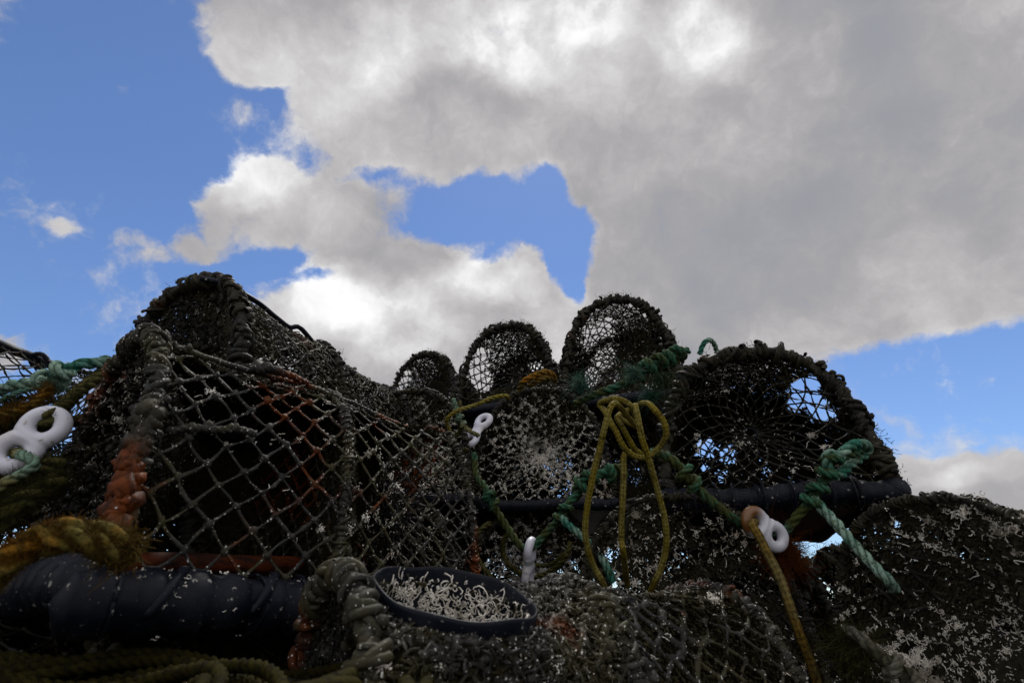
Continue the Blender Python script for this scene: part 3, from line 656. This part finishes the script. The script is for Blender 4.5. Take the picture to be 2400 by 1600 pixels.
# ------------------------------------------------------------------ ropes, toggles, loose pieces
rng = np.random.default_rng(99)
def pts(L): return np.array([at(*p) for p in L])
def wob(P, a, f, sd=1): return P + np.stack([vnoise(P, f, sd), vnoise(P, f, sd + 1), vnoise(P, f, sd + 2)], -1) * a
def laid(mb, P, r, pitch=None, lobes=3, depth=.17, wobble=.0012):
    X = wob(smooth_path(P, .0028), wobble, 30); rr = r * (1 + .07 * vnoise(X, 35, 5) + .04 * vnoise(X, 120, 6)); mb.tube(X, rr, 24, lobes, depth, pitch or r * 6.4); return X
def hairs(mb, X, r, n, ln=.006, spread=.9, rad=.0003, droop=0):
    i = rng.integers(0, len(X), n); d = unit(rng.normal(size=(n, 3))); fibres(mb, X[i] + d * r * .85, d, ln, rad, droop, spread)
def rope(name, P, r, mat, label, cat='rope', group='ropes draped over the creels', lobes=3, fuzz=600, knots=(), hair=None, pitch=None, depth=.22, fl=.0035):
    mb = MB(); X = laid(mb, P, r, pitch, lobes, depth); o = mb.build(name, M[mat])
    for (kx, ky, kd, ks, ka) in knots:    # an overhand knot: a tight trefoil of the same rope
        c = at(kx, ky, kd); i = int(np.argmin(np.linalg.norm(X - c, axis=1))); i = min(max(i, 3), len(X) - 4); tg = unit((X[i + 3] - X[i - 3])[None])[0]; c = .5 * c + .5 * X[i]
        s1 = unit(np.cross(tg, [0, .3, 1])[None])[0]; s2 = np.cross(tg, s1); nt = 1.3 + ks; t = np.linspace(0, 1, int(40 * nt)); w_ = np.sin(np.pi * t) ** .35
        ang = t * nt * 2 * np.pi + R(ka); rad = r * (.5 + 1.05 * w_); ax_ = (t - .5) * r * 1.5 * nt + r * .9 * np.sin(ang * .5 + 1)
        K = c + (s1 * np.cos(ang)[:, None] + s2 * np.sin(ang)[:, None]) * rad[:, None] + tg * ax_[:, None]
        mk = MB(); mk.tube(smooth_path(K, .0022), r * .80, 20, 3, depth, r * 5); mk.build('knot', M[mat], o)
    if fuzz:
        mf = MB(); hairs(mf, X, r, fuzz, fl); tag(mf.build('loose_fibres', M[hair or mat], o), kind='stuff')
    return tag(o, label, cat, group)
def tuft(name, c, rad, n, mat, label, direction=(0, -.2, -1), spread=.7, ln=None, hang=0.0, fr=.00045):
    c = np.array(c); mb = MB(); d = np.tile(np.array(direction, float), (n, 1))
    fibres(mb, c + rng.normal(0, rad * .22, (n, 3)), d, ln or rad, fr, hang, spread, K=7)
    mb.knots(c[None] + rng.normal(0, rad * .1, (4, 3)), rad * .22, .3)
    return tag(mb.build(name, M[mat]), label, 'frayed rope', 'frayed rope ends')
# the long yellow braided rope hanging in loops
D = 1.06
YR = [(1470, 1372, D + .10), (1462, 1300, D), (1457, 1257, D), (1459, 1181, D), (1462, 1104, D + .01), (1463, 1066, D + .03), (1478, 1060, D + .07), (1500, 1063, D + .06), (1487, 1053, D + .05), (1472, 1027, D + .05), (1459, 1002, D + .05), (1446, 978, D + .07),
      (1470, 962, D + .10), (1513, 943, D + .04), (1538, 964, D), (1556, 989, D - .01), (1561, 1020, D - .01), (1548, 1045, D), (1523, 1066, D), (1497, 1071, D), (1472, 1058, D), (1457, 1038, D), (1444, 1010, D + .01), (1431, 989, D + .02),
      (1418, 965, D + .06), (1404, 946, D + .08), (1434, 934, D + .04), (1464, 941, D + .02), (1485, 959, D + .02), (1494, 985, D + .03), (1488, 970, D + .02), (1489, 950, D - .01), (1496, 982, D - .03), (1505, 1027, D - .035), (1518, 1066, D - .035), (1533, 1117, D - .03), (1548, 1168, D - .03),
      (1559, 1219, D - .03), (1562, 1276, D - .03), (1551, 1328, D - .03), (1531, 1372, D - .02), (1500, 1440, D + .05), (1440, 1440, D + .02), (1413, 1366, D - .02), (1393, 1328, D - .02), (1377, 1284, D - .03), (1371, 1240, D - .03), (1378, 1181, D - .03),
      (1390, 1117, D - .03), (1408, 1043, D - .03), (1421, 989, D - .03), (1431, 955, D - .02), (1442, 946, D), (1455, 957, D + .03), (1478, 984, D + .05), (1496, 1000, D + .07), (1470, 990, D + .08), (1445, 975, D + .07)]
rope('braided_rope', pts(YR), .0064, 'yellow', 'long yellow braided rope hanging in loops from the heap', fuzz=500, lobes=8, depth=.14, pitch=.05, fl=.003)
T_ = 1.24
rope('bridle_rope', pts([(1112, 1062, 1.42), (1114, 1096, 1.40), (1118, 1114, 1.38), (1138, 1145, 1.34), (1150, 1173, 1.32), (1173, 1211, 1.29), (1196, 1247, 1.27), (1222, 1280, T_), (1240, 1284, T_), (1256, 1275, T_), (1288, 1239, T_ + .02), (1316, 1212, T_ + .03),
     (1330, 1184, T_ + .04), (1350, 1160, T_ + .06), (1370, 1142, T_ + .08), (1393, 1118, T_ + .1), (1428, 1104, T_ + .12), (1456, 1101, T_ + .14)]), .0098, 'green', 'mossy green rope sagging through the upright white toggle below the central creel',
     knots=[(1150, 1168, 1.31, 1.0, 20), (1318, 1206, 1.25, 1.35, -20)], hair='teal', fuzz=900)
rope('bridle_rope', pts([(1318, 1212, 1.24), (1333, 1230, 1.22), (1352, 1246, 1.21), (1372, 1264, 1.20), (1393, 1284, 1.19), (1408, 1304, 1.17), (1423, 1330, 1.15), (1436, 1362, 1.14)]), .0095, 'teal', 'short pale teal rope running down behind the yellow rope', fuzz=500)
rope('bridle_rope', pts([(1352, 1170, 1.33), (1350, 1150, 1.32), (1362, 1132, 1.31), (1385, 1116, 1.31), (1410, 1108, 1.31), (1436, 1106, 1.32), (1462, 1110, 1.34)]), .0115, 'green', 'thick knotted green rope end beside the foot of the central creel', knots=[(1372, 1130, 1.30, 1.2, 40), (1440, 1110, 1.31, 1.1, 0)], fuzz=700, hair='teal')
rope('thin_rope', pts([(1191, 934, 1.52), (1185, 928, 1.50), (1153, 933, 1.49), (1115, 948, 1.48), (1076, 961, 1.47), (1053, 976, 1.47), (1047, 988, 1.48), (1053, 1007, 1.49), (1061, 1026, 1.5), (1068, 1040, 1.52)]), .0068, 'yellow', 'thin yellow green rope with a cut end in front of the central creel', fuzz=500, hair='pale')
rope('thin_rope', pts([(1062, 934, 1.50), (1066, 948, 1.50), (1071, 964, 1.50), (1078, 985, 1.50), (1088, 1000, 1.49), (1107, 1013, 1.48), (1120, 1020, 1.5)]), .0075, 'pale', 'pale twisted rope leading down to the small white toggle', knots=[(1078, 984, 1.49, 1.0, 0)], fuzz=300)
rope('thin_rope', pts([(1078, 940, 1.53), (1077, 965, 1.52), (1078, 1005, 1.50), (1068, 1022, 1.50), (1066, 1040, 1.5), (1075, 1050, 1.5), (1095, 1055, 1.48)]), .0075, 'olive', 'short olive rope looped left of the small white toggle', fuzz=300)
rope('loose_rope', pts([(1150, 1225, 1.42), (1132, 1236, 1.40), (1118, 1254, 1.39), (1115, 1284, 1.38), (1126, 1320, 1.36), (1153, 1355, 1.33), (1180, 1385, 1.3)]), .0078, 'olive', 'dark olive rope curving down left of the upright toggle, outer of two', fuzz=300)
rope('loose_rope', pts([(1190, 1250, 1.40), (1179, 1270, 1.39), (1179, 1292, 1.38), (1189, 1315, 1.36), (1212, 1338, 1.34), (1240, 1352, 1.33), (1270, 1348, 1.32), (1298, 1334, 1.31), (1319, 1312, 1.31), (1332, 1292, 1.32), (1336, 1270, 1.34)]), .0075, 'olive', 'olive rope hanging in a slack loop behind the upright white toggle', fuzz=300)
rope('loose_rope', pts([(1238, 1322, 1.36), (1262, 1325, 1.36), (1290, 1322, 1.35), (1312, 1306, 1.35), (1340, 1280, 1.36)]), .006, 'olive', 'thin olive rope just right of the upright white toggle', fuzz=200)
GD = 1.06
rope('bridle_rope', pts([(1530, 1058, 1.16), (1551, 1063, 1.12), (1577, 1078, 1.09), (1597, 1098, 1.08), (1610, 1118, 1.07), (1625, 1134, 1.07), (1653, 1162, GD), (1691, 1195, GD), (1730, 1223, GD), (1762, 1247, GD), (1790, 1256, GD), (1814, 1254, GD), (1844, 1239, GD), (1870, 1208, GD), (1898, 1178, GD),
     (1913, 1158, GD), (1925, 1140, GD), (1936, 1114, GD), (1944, 1092, GD), (1962, 1075, 1.07), (1985, 1066, 1.07), (2008, 1060, 1.09), (2020, 1048, 1.12)]), .0105, 'green', 'green rope slung under the big black creel through the rust stained toggle',
     knots=[(1613, 1117, 1.06, 1.0, 70), (1908, 1160, 1.04, 1.45, 10), (1945, 1094, 1.04, 1.5, 0)], hair='pale', fuzz=1500)
rope('bridle_rope', pts([(1946, 1105, 1.05), (1936, 1078, 1.05), (1948, 1062, 1.05), (1968, 1068, 1.05), (1985, 1052, 1.06), (2008, 1040, 1.08), (2030, 1042, 1.10), (2034, 1056, 1.12), (2015, 1072, 1.11), (1990, 1090, 1.09), (1972, 1108, 1.07), (1950, 1116, 1.06)]), .0110, 'teal', 'teal rope knotted round the right corner of the big black creel', fuzz=700)
rope('bridle_rope', pts([(1908, 1165, 1.05), (1921, 1184, 1.04), (1949, 1216, 1.02), (1980, 1251, .99), (2010, 1285, .97), (2048, 1325, .94), (2078, 1355, .92), (2096, 1378, .93)]), .0108, 'teal', 'thick teal rope running down onto the worm crusted creel at right', fuzz=900, hair='pale')
rope('hanging_rope', pts([(1768, 1222, 1.03), (1763, 1229, .99), (1781, 1259, .97), (1798, 1295, .95), (1816, 1328, .93), (1834, 1366, .91), (1849, 1410, .89), (1862, 1450, .88), (1878, 1495, .87), (1897, 1544, .86), (1915, 1598, .85), (1935, 1650, .85)]), .0080, 'tan', 'tan rope hanging from the rust stained toggle to the bottom edge', fuzz=900, lobes=8, depth=.14, pitch=.06)
tuft('rope_fray', at(1835, 1290, 1.06), .04, 2600, 'orange', 'bushy orange tuft of frayed fibre under the rust stained toggle', (0, -.1, -1), 1.3, .032)
rope('bridle_rope', pts([(1350, 945, 1.34), (1387, 928, 1.30), (1422, 915, 1.28), (1453, 903, 1.26), (1479, 888, 1.25), (1505, 870, 1.25), (1530, 855, 1.25), (1550, 848, 1.26), (1568, 838, 1.27), (1590, 828, 1.28), (1612, 822, 1.30)]), .0110, 'green', 'mossy rope slanting up in front of the topmost creel to a row of knots',
     knots=[(1502, 872, 1.24, 1.2, 0), (1534, 852, 1.24, 1.35, 30), (1580, 832, 1.26, 1.2, 60)], hair='teal', fuzz=1500)
rope('bridle_rope', pts([(1470, 905, 1.27), (1500, 880, 1.28), (1520, 866, 1.28), (1545, 862, 1.28), (1562, 850, 1.28), (1590, 842, 1.28)]), .010, 'olive', 'olive rope lying just under the row of knots', fuzz=500, hair='olive')
tuft('rope_fray', at(1484, 876, 1.23), .022, 330, 'teal', 'teal frayed tuft beside the row of knots', (-.3, -.6, .1), 1.4, .024)
tuft('rope_fray', at(1524, 925, 1.20), .022, 260, 'teal', 'teal frayed tuft above the yellow rope loops', (-.2, -.5, -.3), 1.4, .026)
tuft('rope_fray', at(1547, 885, 1.20), .03, 260, 'green', 'thin green fringe hanging below the row of knots', (.1, -.2, -1), .5, .05)
tuft('rope_fray', at(1360, 900, 1.30), .03, 400, 'teal', 'small teal tuft at the left foot of the topmost creel', (0, -.5, 0), 1.5, .025)
rope('frayed_rope', pts([(1218, 912, 1.62), (1224, 898, 1.60), (1240, 886, 1.59), (1262, 876, 1.60), (1280, 872, 1.61), (1296, 880, 1.63), (1300, 892, 1.66)]), .0105, 'gold', 'short golden brown rope lying on top of the central creel', fuzz=900)
rope('frayed_rope', pts([(1240, 905, 1.62), (1262, 890, 1.60), (1282, 884, 1.61), (1300, 888, 1.64)]), .009, 'tan', 'tan strand lying under the golden rope on the central creel', fuzz=400)
rope('loose_rope', pts([(1640, 830, 1.6), (1648, 808, 1.6), (1660, 797, 1.6), (1672, 803, 1.62), (1679, 822, 1.64), (1680, 838, 1.66)]), .0085, 'teal', 'teal rope loop poking out behind the topmost creel', fuzz=300)
# left side
rope('mossy_rope', pts([(62, 1006, .92), (84, 998, .86), (104, 988, .83), (124, 975, .83), (148, 951, .88), (180, 922, .95), (212, 895, 1.0), (245, 868, 1.05)]), .0125, 'olive', 'mossy rope threaded through the upper hole of the big white toggle', fuzz=2500, fl=.008, hair='olive')
rope('mossy_rope', pts([(90, 1000, .86), (120, 992, .86), (150, 990, .87), (190, 985, .92), (230, 975, .98)]), .0100, 'olive', 'short dark mossy rope right of the big white toggle', fuzz=900)
rope('bridle_rope', pts([(150, 1084, .84), (120, 1076, .83), (96, 1071, .83), (60, 1062, .84), (34, 1062, .82), (45, 1064, .77), (64, 1070, .755), (80, 1084, .75), (72, 1098, .745), (50, 1112, .73), (22, 1127, .71), (-20, 1150, .69)]), .0082, 'pale', 'pale green rope looped through the lower hole of the big white toggle', fuzz=700)
rope('mossy_rope', pts([(145, 1090, .80), (100, 1100, .78), (50, 1125, .75), (0, 1150, .72), (-60, 1180, .70)]), .0150, 'olive', 'thick mossy rope at the left edge, the upper one below the toggle', fuzz=3000, fl=.009)
rope('mossy_rope', pts([(140, 1125, .76), (105, 1150, .74), (60, 1172, .71), (20, 1200, .68), (-40, 1250, .66)]), .0175, 'olive', 'thickest mossy rope at the left edge above the golden frayed rope', fuzz=3500, fl=.010)
rope('mossy_rope', pts([(130, 1085, .84), (80, 1095, .82), (30, 1100, .80), (-20, 1105, .78)]), .0125, 'tan', 'brownish rope crossing behind the pale green rope at the left edge', fuzz=1500, fl=.008)
rope('frayed_rope', pts([(-40, 1370, .46), (5, 1325, .47), (51, 1284, .48), (80, 1266, .485), (107, 1254, .49), (150, 1246, .49), (190, 1248, .495), (235, 1254, .50), (272, 1266, .51), (300, 1280, .53)]), .0135, 'gold', 'thick golden frayed rope lying on the rubber bar of the front left creel', fuzz=9000, fl=.0042, hair='gold')
rope('frayed_rope', pts([(120, 1275, .485), (160, 1262, .483), (205, 1268, .487), (250, 1290, .495), (285, 1305, .51)]), .0110, 'gold', 'shorter frayed end tucked under the thick golden rope', fuzz=5000, fl=.0042, hair='gold')
tuft('rope_fray', at(288, 1285, .515), .025, 1500, 'gold', 'frayed golden fibres at the end of the thick golden rope', (.5, -.5, 0), 1.3, .012, fr=.0005)
rope('teal_rope', pts([(-30, 925, .98), (20, 905, .98), (64, 900, .98), (115, 890, .98), (153, 868, .98), (191, 855, 1.0), (232, 850, 1.04), (250, 846, 1.1)]), .0125, 'teal', 'thick teal rope crossing the black hose at the left', fuzz=1500, hair='teal', knots=[(118, 892, .96, 1.1, 20)])
rope('teal_rope', pts([(-20, 950, .93), (10, 932, .93), (45, 918, .94), (90, 908, .95), (118, 896, .96), (150, 905, .97), (170, 925, .98)]), .0048, 'teal', 'thin teal strand untwisting below the thick teal rope', fuzz=600)
rope('frayed_rope', pts([(112, 905, .94), (95, 930, .92), (70, 950, .90), (30, 965, .88), (-20, 972, .87)]), .0075, 'gold', 'brown frayed rope hanging from the teal knot at the left', fuzz=1500, fl=.012)
tuft('rope_fray', at(20, 985, .95), .05, 900, 'olive', 'green tangle of fibres at the left edge above the toggle', (.2, -.4, -.4), 1.5, .05)
tuft('rope_fray', at(120, 905, .95), .03, 160, 'teal', 'wispy teal fibres sprouting round the teal knot', (0, -.5, -.2), 1.4, .035, fr=.0003)
# coil of rope at the bottom left
for sd, (cx, cy, z, nt, lab) in enumerate(((-.40, .50, -.060, 8.5, 'shade darkened olive rope coiled in the shadow under the front left creel'), (-.36, .52, -.085, 7.5, 'lower coil of shade darkened rope showing between the turns of the upper coil'))):
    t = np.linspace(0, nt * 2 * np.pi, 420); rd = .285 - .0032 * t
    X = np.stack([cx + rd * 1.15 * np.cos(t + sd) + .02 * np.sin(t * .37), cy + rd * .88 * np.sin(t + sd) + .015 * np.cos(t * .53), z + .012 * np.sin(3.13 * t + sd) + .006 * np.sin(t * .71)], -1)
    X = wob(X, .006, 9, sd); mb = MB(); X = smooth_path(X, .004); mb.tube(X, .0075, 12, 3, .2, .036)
    o = mb.build('rope_coil', M['olive_shaded']); tag(o, lab, 'rope coil')
    mf = MB(); hairs(mf, X, .0075, 2500, .005); tag(mf.build('loose_fibres', M['olive_shaded'], o), kind='stuff')
# bottom right
rope('grey_rope', pts([(1985, 1478, .80), (2012, 1488, .78), (2030, 1506, .77), (2052, 1526, .765), (2070, 1545, .76), (2093, 1564, .75), (2112, 1585, .745), (2130, 1610, .74)]), .0095, 'grey', 'grey worn rope on the creel in the bottom right corner', fuzz=900, knots=[(2108, 1575, .74, 1.2, 0)])
tuft('rope_fray', at(1992, 1520, .80), .05, 1500, 'olive', 'mossy brown tuft beside the grey worn rope', (-.1, -.3, -.6), 1.2, .034)
rope('bridle_rope', pts([(1720, 1560, .98), (1735, 1540, .97), (1755, 1520, .96), (1780, 1505, .96), (1800, 1495, .97), (1810, 1480, 1.0)]), .0105, 'green', 'knotted green rope at the foot of the hanging tan rope', knots=[(1770, 1512, .95, 1.3, 0)], fuzz=900, hair='teal')

# ---- bone shaped plastic toggles with a hole at each end
def toggle(c0, c1, face, label, mat='toggle', rr=.0225, tube=.0110, flat=.8):
    c0, c1 = np.array(c0), np.array(c1); ex = unit((c1 - c0)[None])[0]; f = np.array(face, float); ez = unit((f - f.dot(ex) * ex)[None])[0]; ey = np.cross(ez, ex)
    d = np.linalg.norm(c1 - c0) / 2
    # distance field of two flattened rings and a waist, meshed on a grid
    n = (72, 40, 22); lo = np.array([-d - rr - tube - .006, -rr - tube - .006, -tube - .005]); hi = -lo
    ax = [np.linspace(lo[k], hi[k], n[k]) for k in range(3)]; X, Y, Z = np.meshgrid(*ax, indexing='ij')
    def torus(cx): q = np.hypot(X - cx, Y) - rr; return np.sqrt(q ** 2 + (Z * 1.05) ** 2) - tube
    u = np.clip(X / d, -1, 1); wy = .0215 + .008 * np.abs(u) ** 2
    bar_ = np.sqrt((Y / wy) ** 2 + (Z / (tube * .82)) ** 2) ; bar_ = np.maximum((bar_ - 1) * tube * .8, np.abs(X) - (d - rr))
    F = np.minimum(torus(-d), torus(d)); k = .010; h = np.clip(.5 + .5 * (bar_ - F) / k, 0, 1); F = bar_ * (1 - h) + F * h - k * h * (1 - h)
    # surface nets
    S = F < 0; idx = -np.ones(np.array(n) - 1, int); V = []
    corners = [(a, b, c) for a in (0, 1) for b in (0, 1) for c in (0, 1)]
    cnt = sum(S[a:n[0] - 1 + a, b:n[1] - 1 + b, c:n[2] - 1 + c].astype(int) for a, b, c in corners)
    cells = np.argwhere((cnt > 0) & (cnt < 8)); st = np.array([ax[k][1] - ax[k][0] for k in range(3)])
    for i, (a, b, c) in enumerate(cells):
        ps = []
        for p in corners:
            for k_ in range(3):
                if p[k_] == 0:
                    q = list(p); q[k_] = 1
                    f0 = F[a + p[0], b + p[1], c + p[2]]; f1 = F[a + q[0], b + q[1], c + q[2]]
                    if (f0 < 0) != (f1 < 0):
                        t_ = f0 / (f0 - f1); ps.append(np.array(p) + t_ * (np.array(q) - np.array(p)))
        V.append((np.array([a, b, c]) + np.mean(ps, 0)) * st + lo); idx[a, b, c] = i
    Q = []
    for k_ in range(3):
        o1, o2 = [(1, 2), (2, 0), (0, 1)][k_]
        sl = [slice(1, n[0] - 1), slice(1, n[1] - 1), slice(1, n[2] - 1)]; sl[k_] = slice(0, n[k_] - 1); s0_ = S[tuple(sl)]
        sl2 = list(sl); sl2[k_] = slice(1, n[k_]); s1_ = S[tuple(sl2)]; off = np.array([s.start for s in sl])
        for e in np.argwhere(s0_ != s1_):
            p = e + off; v = []
            for da, db in ((0, 0), (-1, 0), (-1, -1), (0, -1)):
                q = p.copy(); q[o1] += da; q[o2] += db; v.append(idx[tuple(q)])
            if not S[tuple(p)]: v = v[::-1]
            Q.append(v)
    mb = MB(); mb.add(np.array(V), np.array(Q)); o = mb.build('toggle', M[mat])
    Mx = Matrix((tuple(ex), tuple(ey), tuple(ez))).transposed().to_4x4(); Mx.translation = Vector(tuple((c0 + c1) / 2)); o.matrix_world = Mx
    return tag(o, label, 'toggle', 'white plastic rope toggles')
toggle(at(105, 1000, .82), at(36, 1060, .79), (.35, -.9, .1), 'large white bone shaped toggle at the left edge', rr=.0230, tube=.0128)
toggle(at(1102, 1030, 1.70), at(1134, 986, 1.75), (-.5, -.8, .1), 'small white toggle half hidden left of the central creel')
toggle(at(1243, 1288, 1.24), at(1238, 1348, 1.24), (.93, -.35, .0), 'upright white toggle seen edge on, worm tubes down its side', rr=.020)
toggle(at(1770, 1222, 1.03), at(1815, 1256, 1.03), (-.45, -.85, .35), 'rust stained toggle hanging under the big black creel', mat='toggle_stained', rr=.020, tube=.011)

# ---- hoses and odd pieces that belong to particular creels
def part_tube(key, name, P, r, mat, sides=14, **kw):
    root = CRE[key]; bpy.context.view_layer.update(); inv = root.matrix_world.inverted()
    X = smooth_path(P, .006); X = np.array([tuple(inv @ Vector(tuple(p))) for p in X]); mb = MB(); mb.tube(X, r, sides, **kw); return mb.build(name, M[mat], root)

part_tube('B', 'rubber_hose', wob(pts([(1415, 1478, .74), (1424, 1440, .735), (1440, 1422, .73), (1461, 1417, .73), (1480, 1424, .735), (1497, 1430, .75), (1530, 1430, .78), (1566, 1424, .81), (1604, 1412, .84)]), .001, 20), .0105, 'rubber')
part_tube('C', 'rubber_hose', pts([(470, 652, 1.20), (530, 668, 1.22), (600, 706, 1.30), (645, 742, 1.38), (678, 766, 1.42), (700, 766, 1.44), (722, 788, 1.47), (748, 822, 1.52), (752, 838, 1.54)]), .0068, 'rubber')
part_tube('C', 'rubber_hose', pts([(752, 830, 1.54), (800, 866, 1.62), (850, 898, 1.70), (880, 918, 1.75)]), .0045, 'rubber')
part_tube('K', 'rubber_hose', pts([(-60, 780, 1.16), (0, 808, 1.2), (40, 824, 1.24), (80, 838, 1.27), (120, 855, 1.32), (160, 876, 1.38)]), .0110, 'rubber')
a_ = np.linspace(0, 2 * np.pi, 30); c_ = at(92, 845, 1.26); part_tube('K', 'hose_ring', c_ + .017 * (np.cos(a_)[:, None] * np.array([.95, .3, 0]) + np.sin(a_)[:, None] * np.array([0, -.45, .89])), .0055, 'rubber', caps=False)

part_tube('A', 'slat', pts([(262, 1322, .60), (420, 1318, .68), (560, 1322, .76), (700, 1322, .86)]), .013, 'rust')
def lace(key, P, r, mat='hoop_near', kn=14):
    root = CRE[key]; bpy.context.view_layer.update(); inv = root.matrix_world.inverted()
    X = smooth_path(P, .0028); X = np.array([tuple(inv @ Vector(tuple(p))) for p in X]); X = wob(X, .0025, 22); mb = MB(); mb.tube(X, r * (1 + .12 * vnoise(X, 60, 2)), 18, 3, .22, r * 5)
    c = X[rng.integers(0, len(X), kn)]; mb.knots(c + rng.normal(0, r * .4, c.shape), r * rng.uniform(.9, 1.5, kn), .3); mb.build('lacing', M[mat], root)
lace('A', pts([(415, 812, .78), (480, 838, .82), (560, 862, .87), (640, 885, .92), (720, 905, .98), (800, 935, 1.04), (880, 968, 1.11), (960, 1005, 1.18), (1010, 1035, 1.22)]), .0052)
lace('A', pts([(395, 1010, .70), (440, 1000, .71), (500, 1006, .73), (560, 1008, .755), (600, 1016, .77)]), .0060, kn=5)
lace('A', pts([(352, 945, .685), (342, 1000, .665), (322, 1060, .645), (300, 1120, .62), (280, 1180, .60), (262, 1240, .585)]), .0095, 'rust_twine', 90)
lace('A', pts([(590, 862, .86), (650, 872, .90), (705, 892, .94), (720, 900, .95)]), .0075, kn=4)

root = CRE['A']; W_, L_, H_ = root['dims']; n_ = 650; yv = rng.uniform(.02, L_, n_); th = rng.normal(.7, .8, n_); br = .034
P_ = np.stack([W_ / 2 + br * 1.10 * np.cos(th), yv, -br + br * 1.10 * np.sin(th)], -1); k_ = vnoise(P_, 22, 5) + .3 * rng.normal(size=n_) > .25
N_ = np.stack([np.cos(th), 0 * th, np.sin(th)], -1)[k_]; P_ = P_[k_]; mb = MB(); squiggles(mb, P_, N_, .007, .0005); mb.knots(P_[::3] + rng.normal(0, .003, P_[::3].shape) * [0, 1, 0], rng.uniform(.0006, .0018, len(P_[::3])), .4)
tag(mb.build('worm_tubes', M['worm'], root), kind='stuff')
for i in range(5):                       # loose ends of rubber strip on the bar
    y0 = .05 + .12 * i; t_ = np.linspace(0, 1, 14); a0 = rng.uniform(.3, 1.0); wd = rng.uniform(.010, .02)
    a1 = a0 + (t_ - .5) * 2.4; rr_ = br * (1.13 + .10 * t_ ** 3); cc = np.stack([W_ / 2 + rr_ * np.cos(a1), y0 + .05 * t_, -br + rr_ * np.sin(a1)], -1); hw = np.array([0, wd / 2, 0]); nn_ = np.stack([np.cos(a1), 0 * a1, np.sin(a1)], -1) * .0022
    V_ = np.concatenate([cc - hw, cc + hw, cc + hw + nn_, cc - hw + nn_]); q_ = []
    for a in range(4):
        for j in range(13): q_.append([a * 14 + j, a * 14 + j + 1, ((a + 1) % 4) * 14 + j + 1, ((a + 1) % 4) * 14 + j])
    q_ += [[0, 14, 28, 42], [55, 41, 27, 13]]
    mb = MB(); mb.add(V_, q_); mb.build('rubber_strip', M['rubber'], root)
# pallets that keep the two lowest creels on the right off the concrete
def pallet(c, yaw, size, top, label):
    root = bpy.data.objects.new('wooden_pallet', None); COL.objects.link(root); root.location = (c[0], c[1], GROUND); root.rotation_euler = (0, 0, R(yaw))
    tag(root, label, 'pallet', 'wooden pallets under the heap'); h = top - GROUND; w_, l_ = size
    for i in range(3):
        mb = MB(); mb.box((-w_ / 2 + .04 + (w_ - .08) * i / 2, l_ / 2, (h - .02) / 2), (.035, l_ / 2, (h - .02) / 2 - .001), jit=.0008); mb.build('bearer', M['wood'], root, smooth=False)
    for i in range(6):
        mb = MB(); mb.box((0, .05 + (l_ - .1) * i / 5, h - .0095), (w_ / 2, .045, .0090), jit=.0008); mb.build('deck_board', M['wood'], root, smooth=False)
pallet((.70, .96), yaw_of(.95, .35), (.56, .84), -.248, 'weathered wooden pallet under the creel at the right edge')
pallet((.37, 1.30), yaw_of(.1, 1), (.50, .58), -.198, 'weathered wooden pallet under the creel behind the hanging yellow rope')
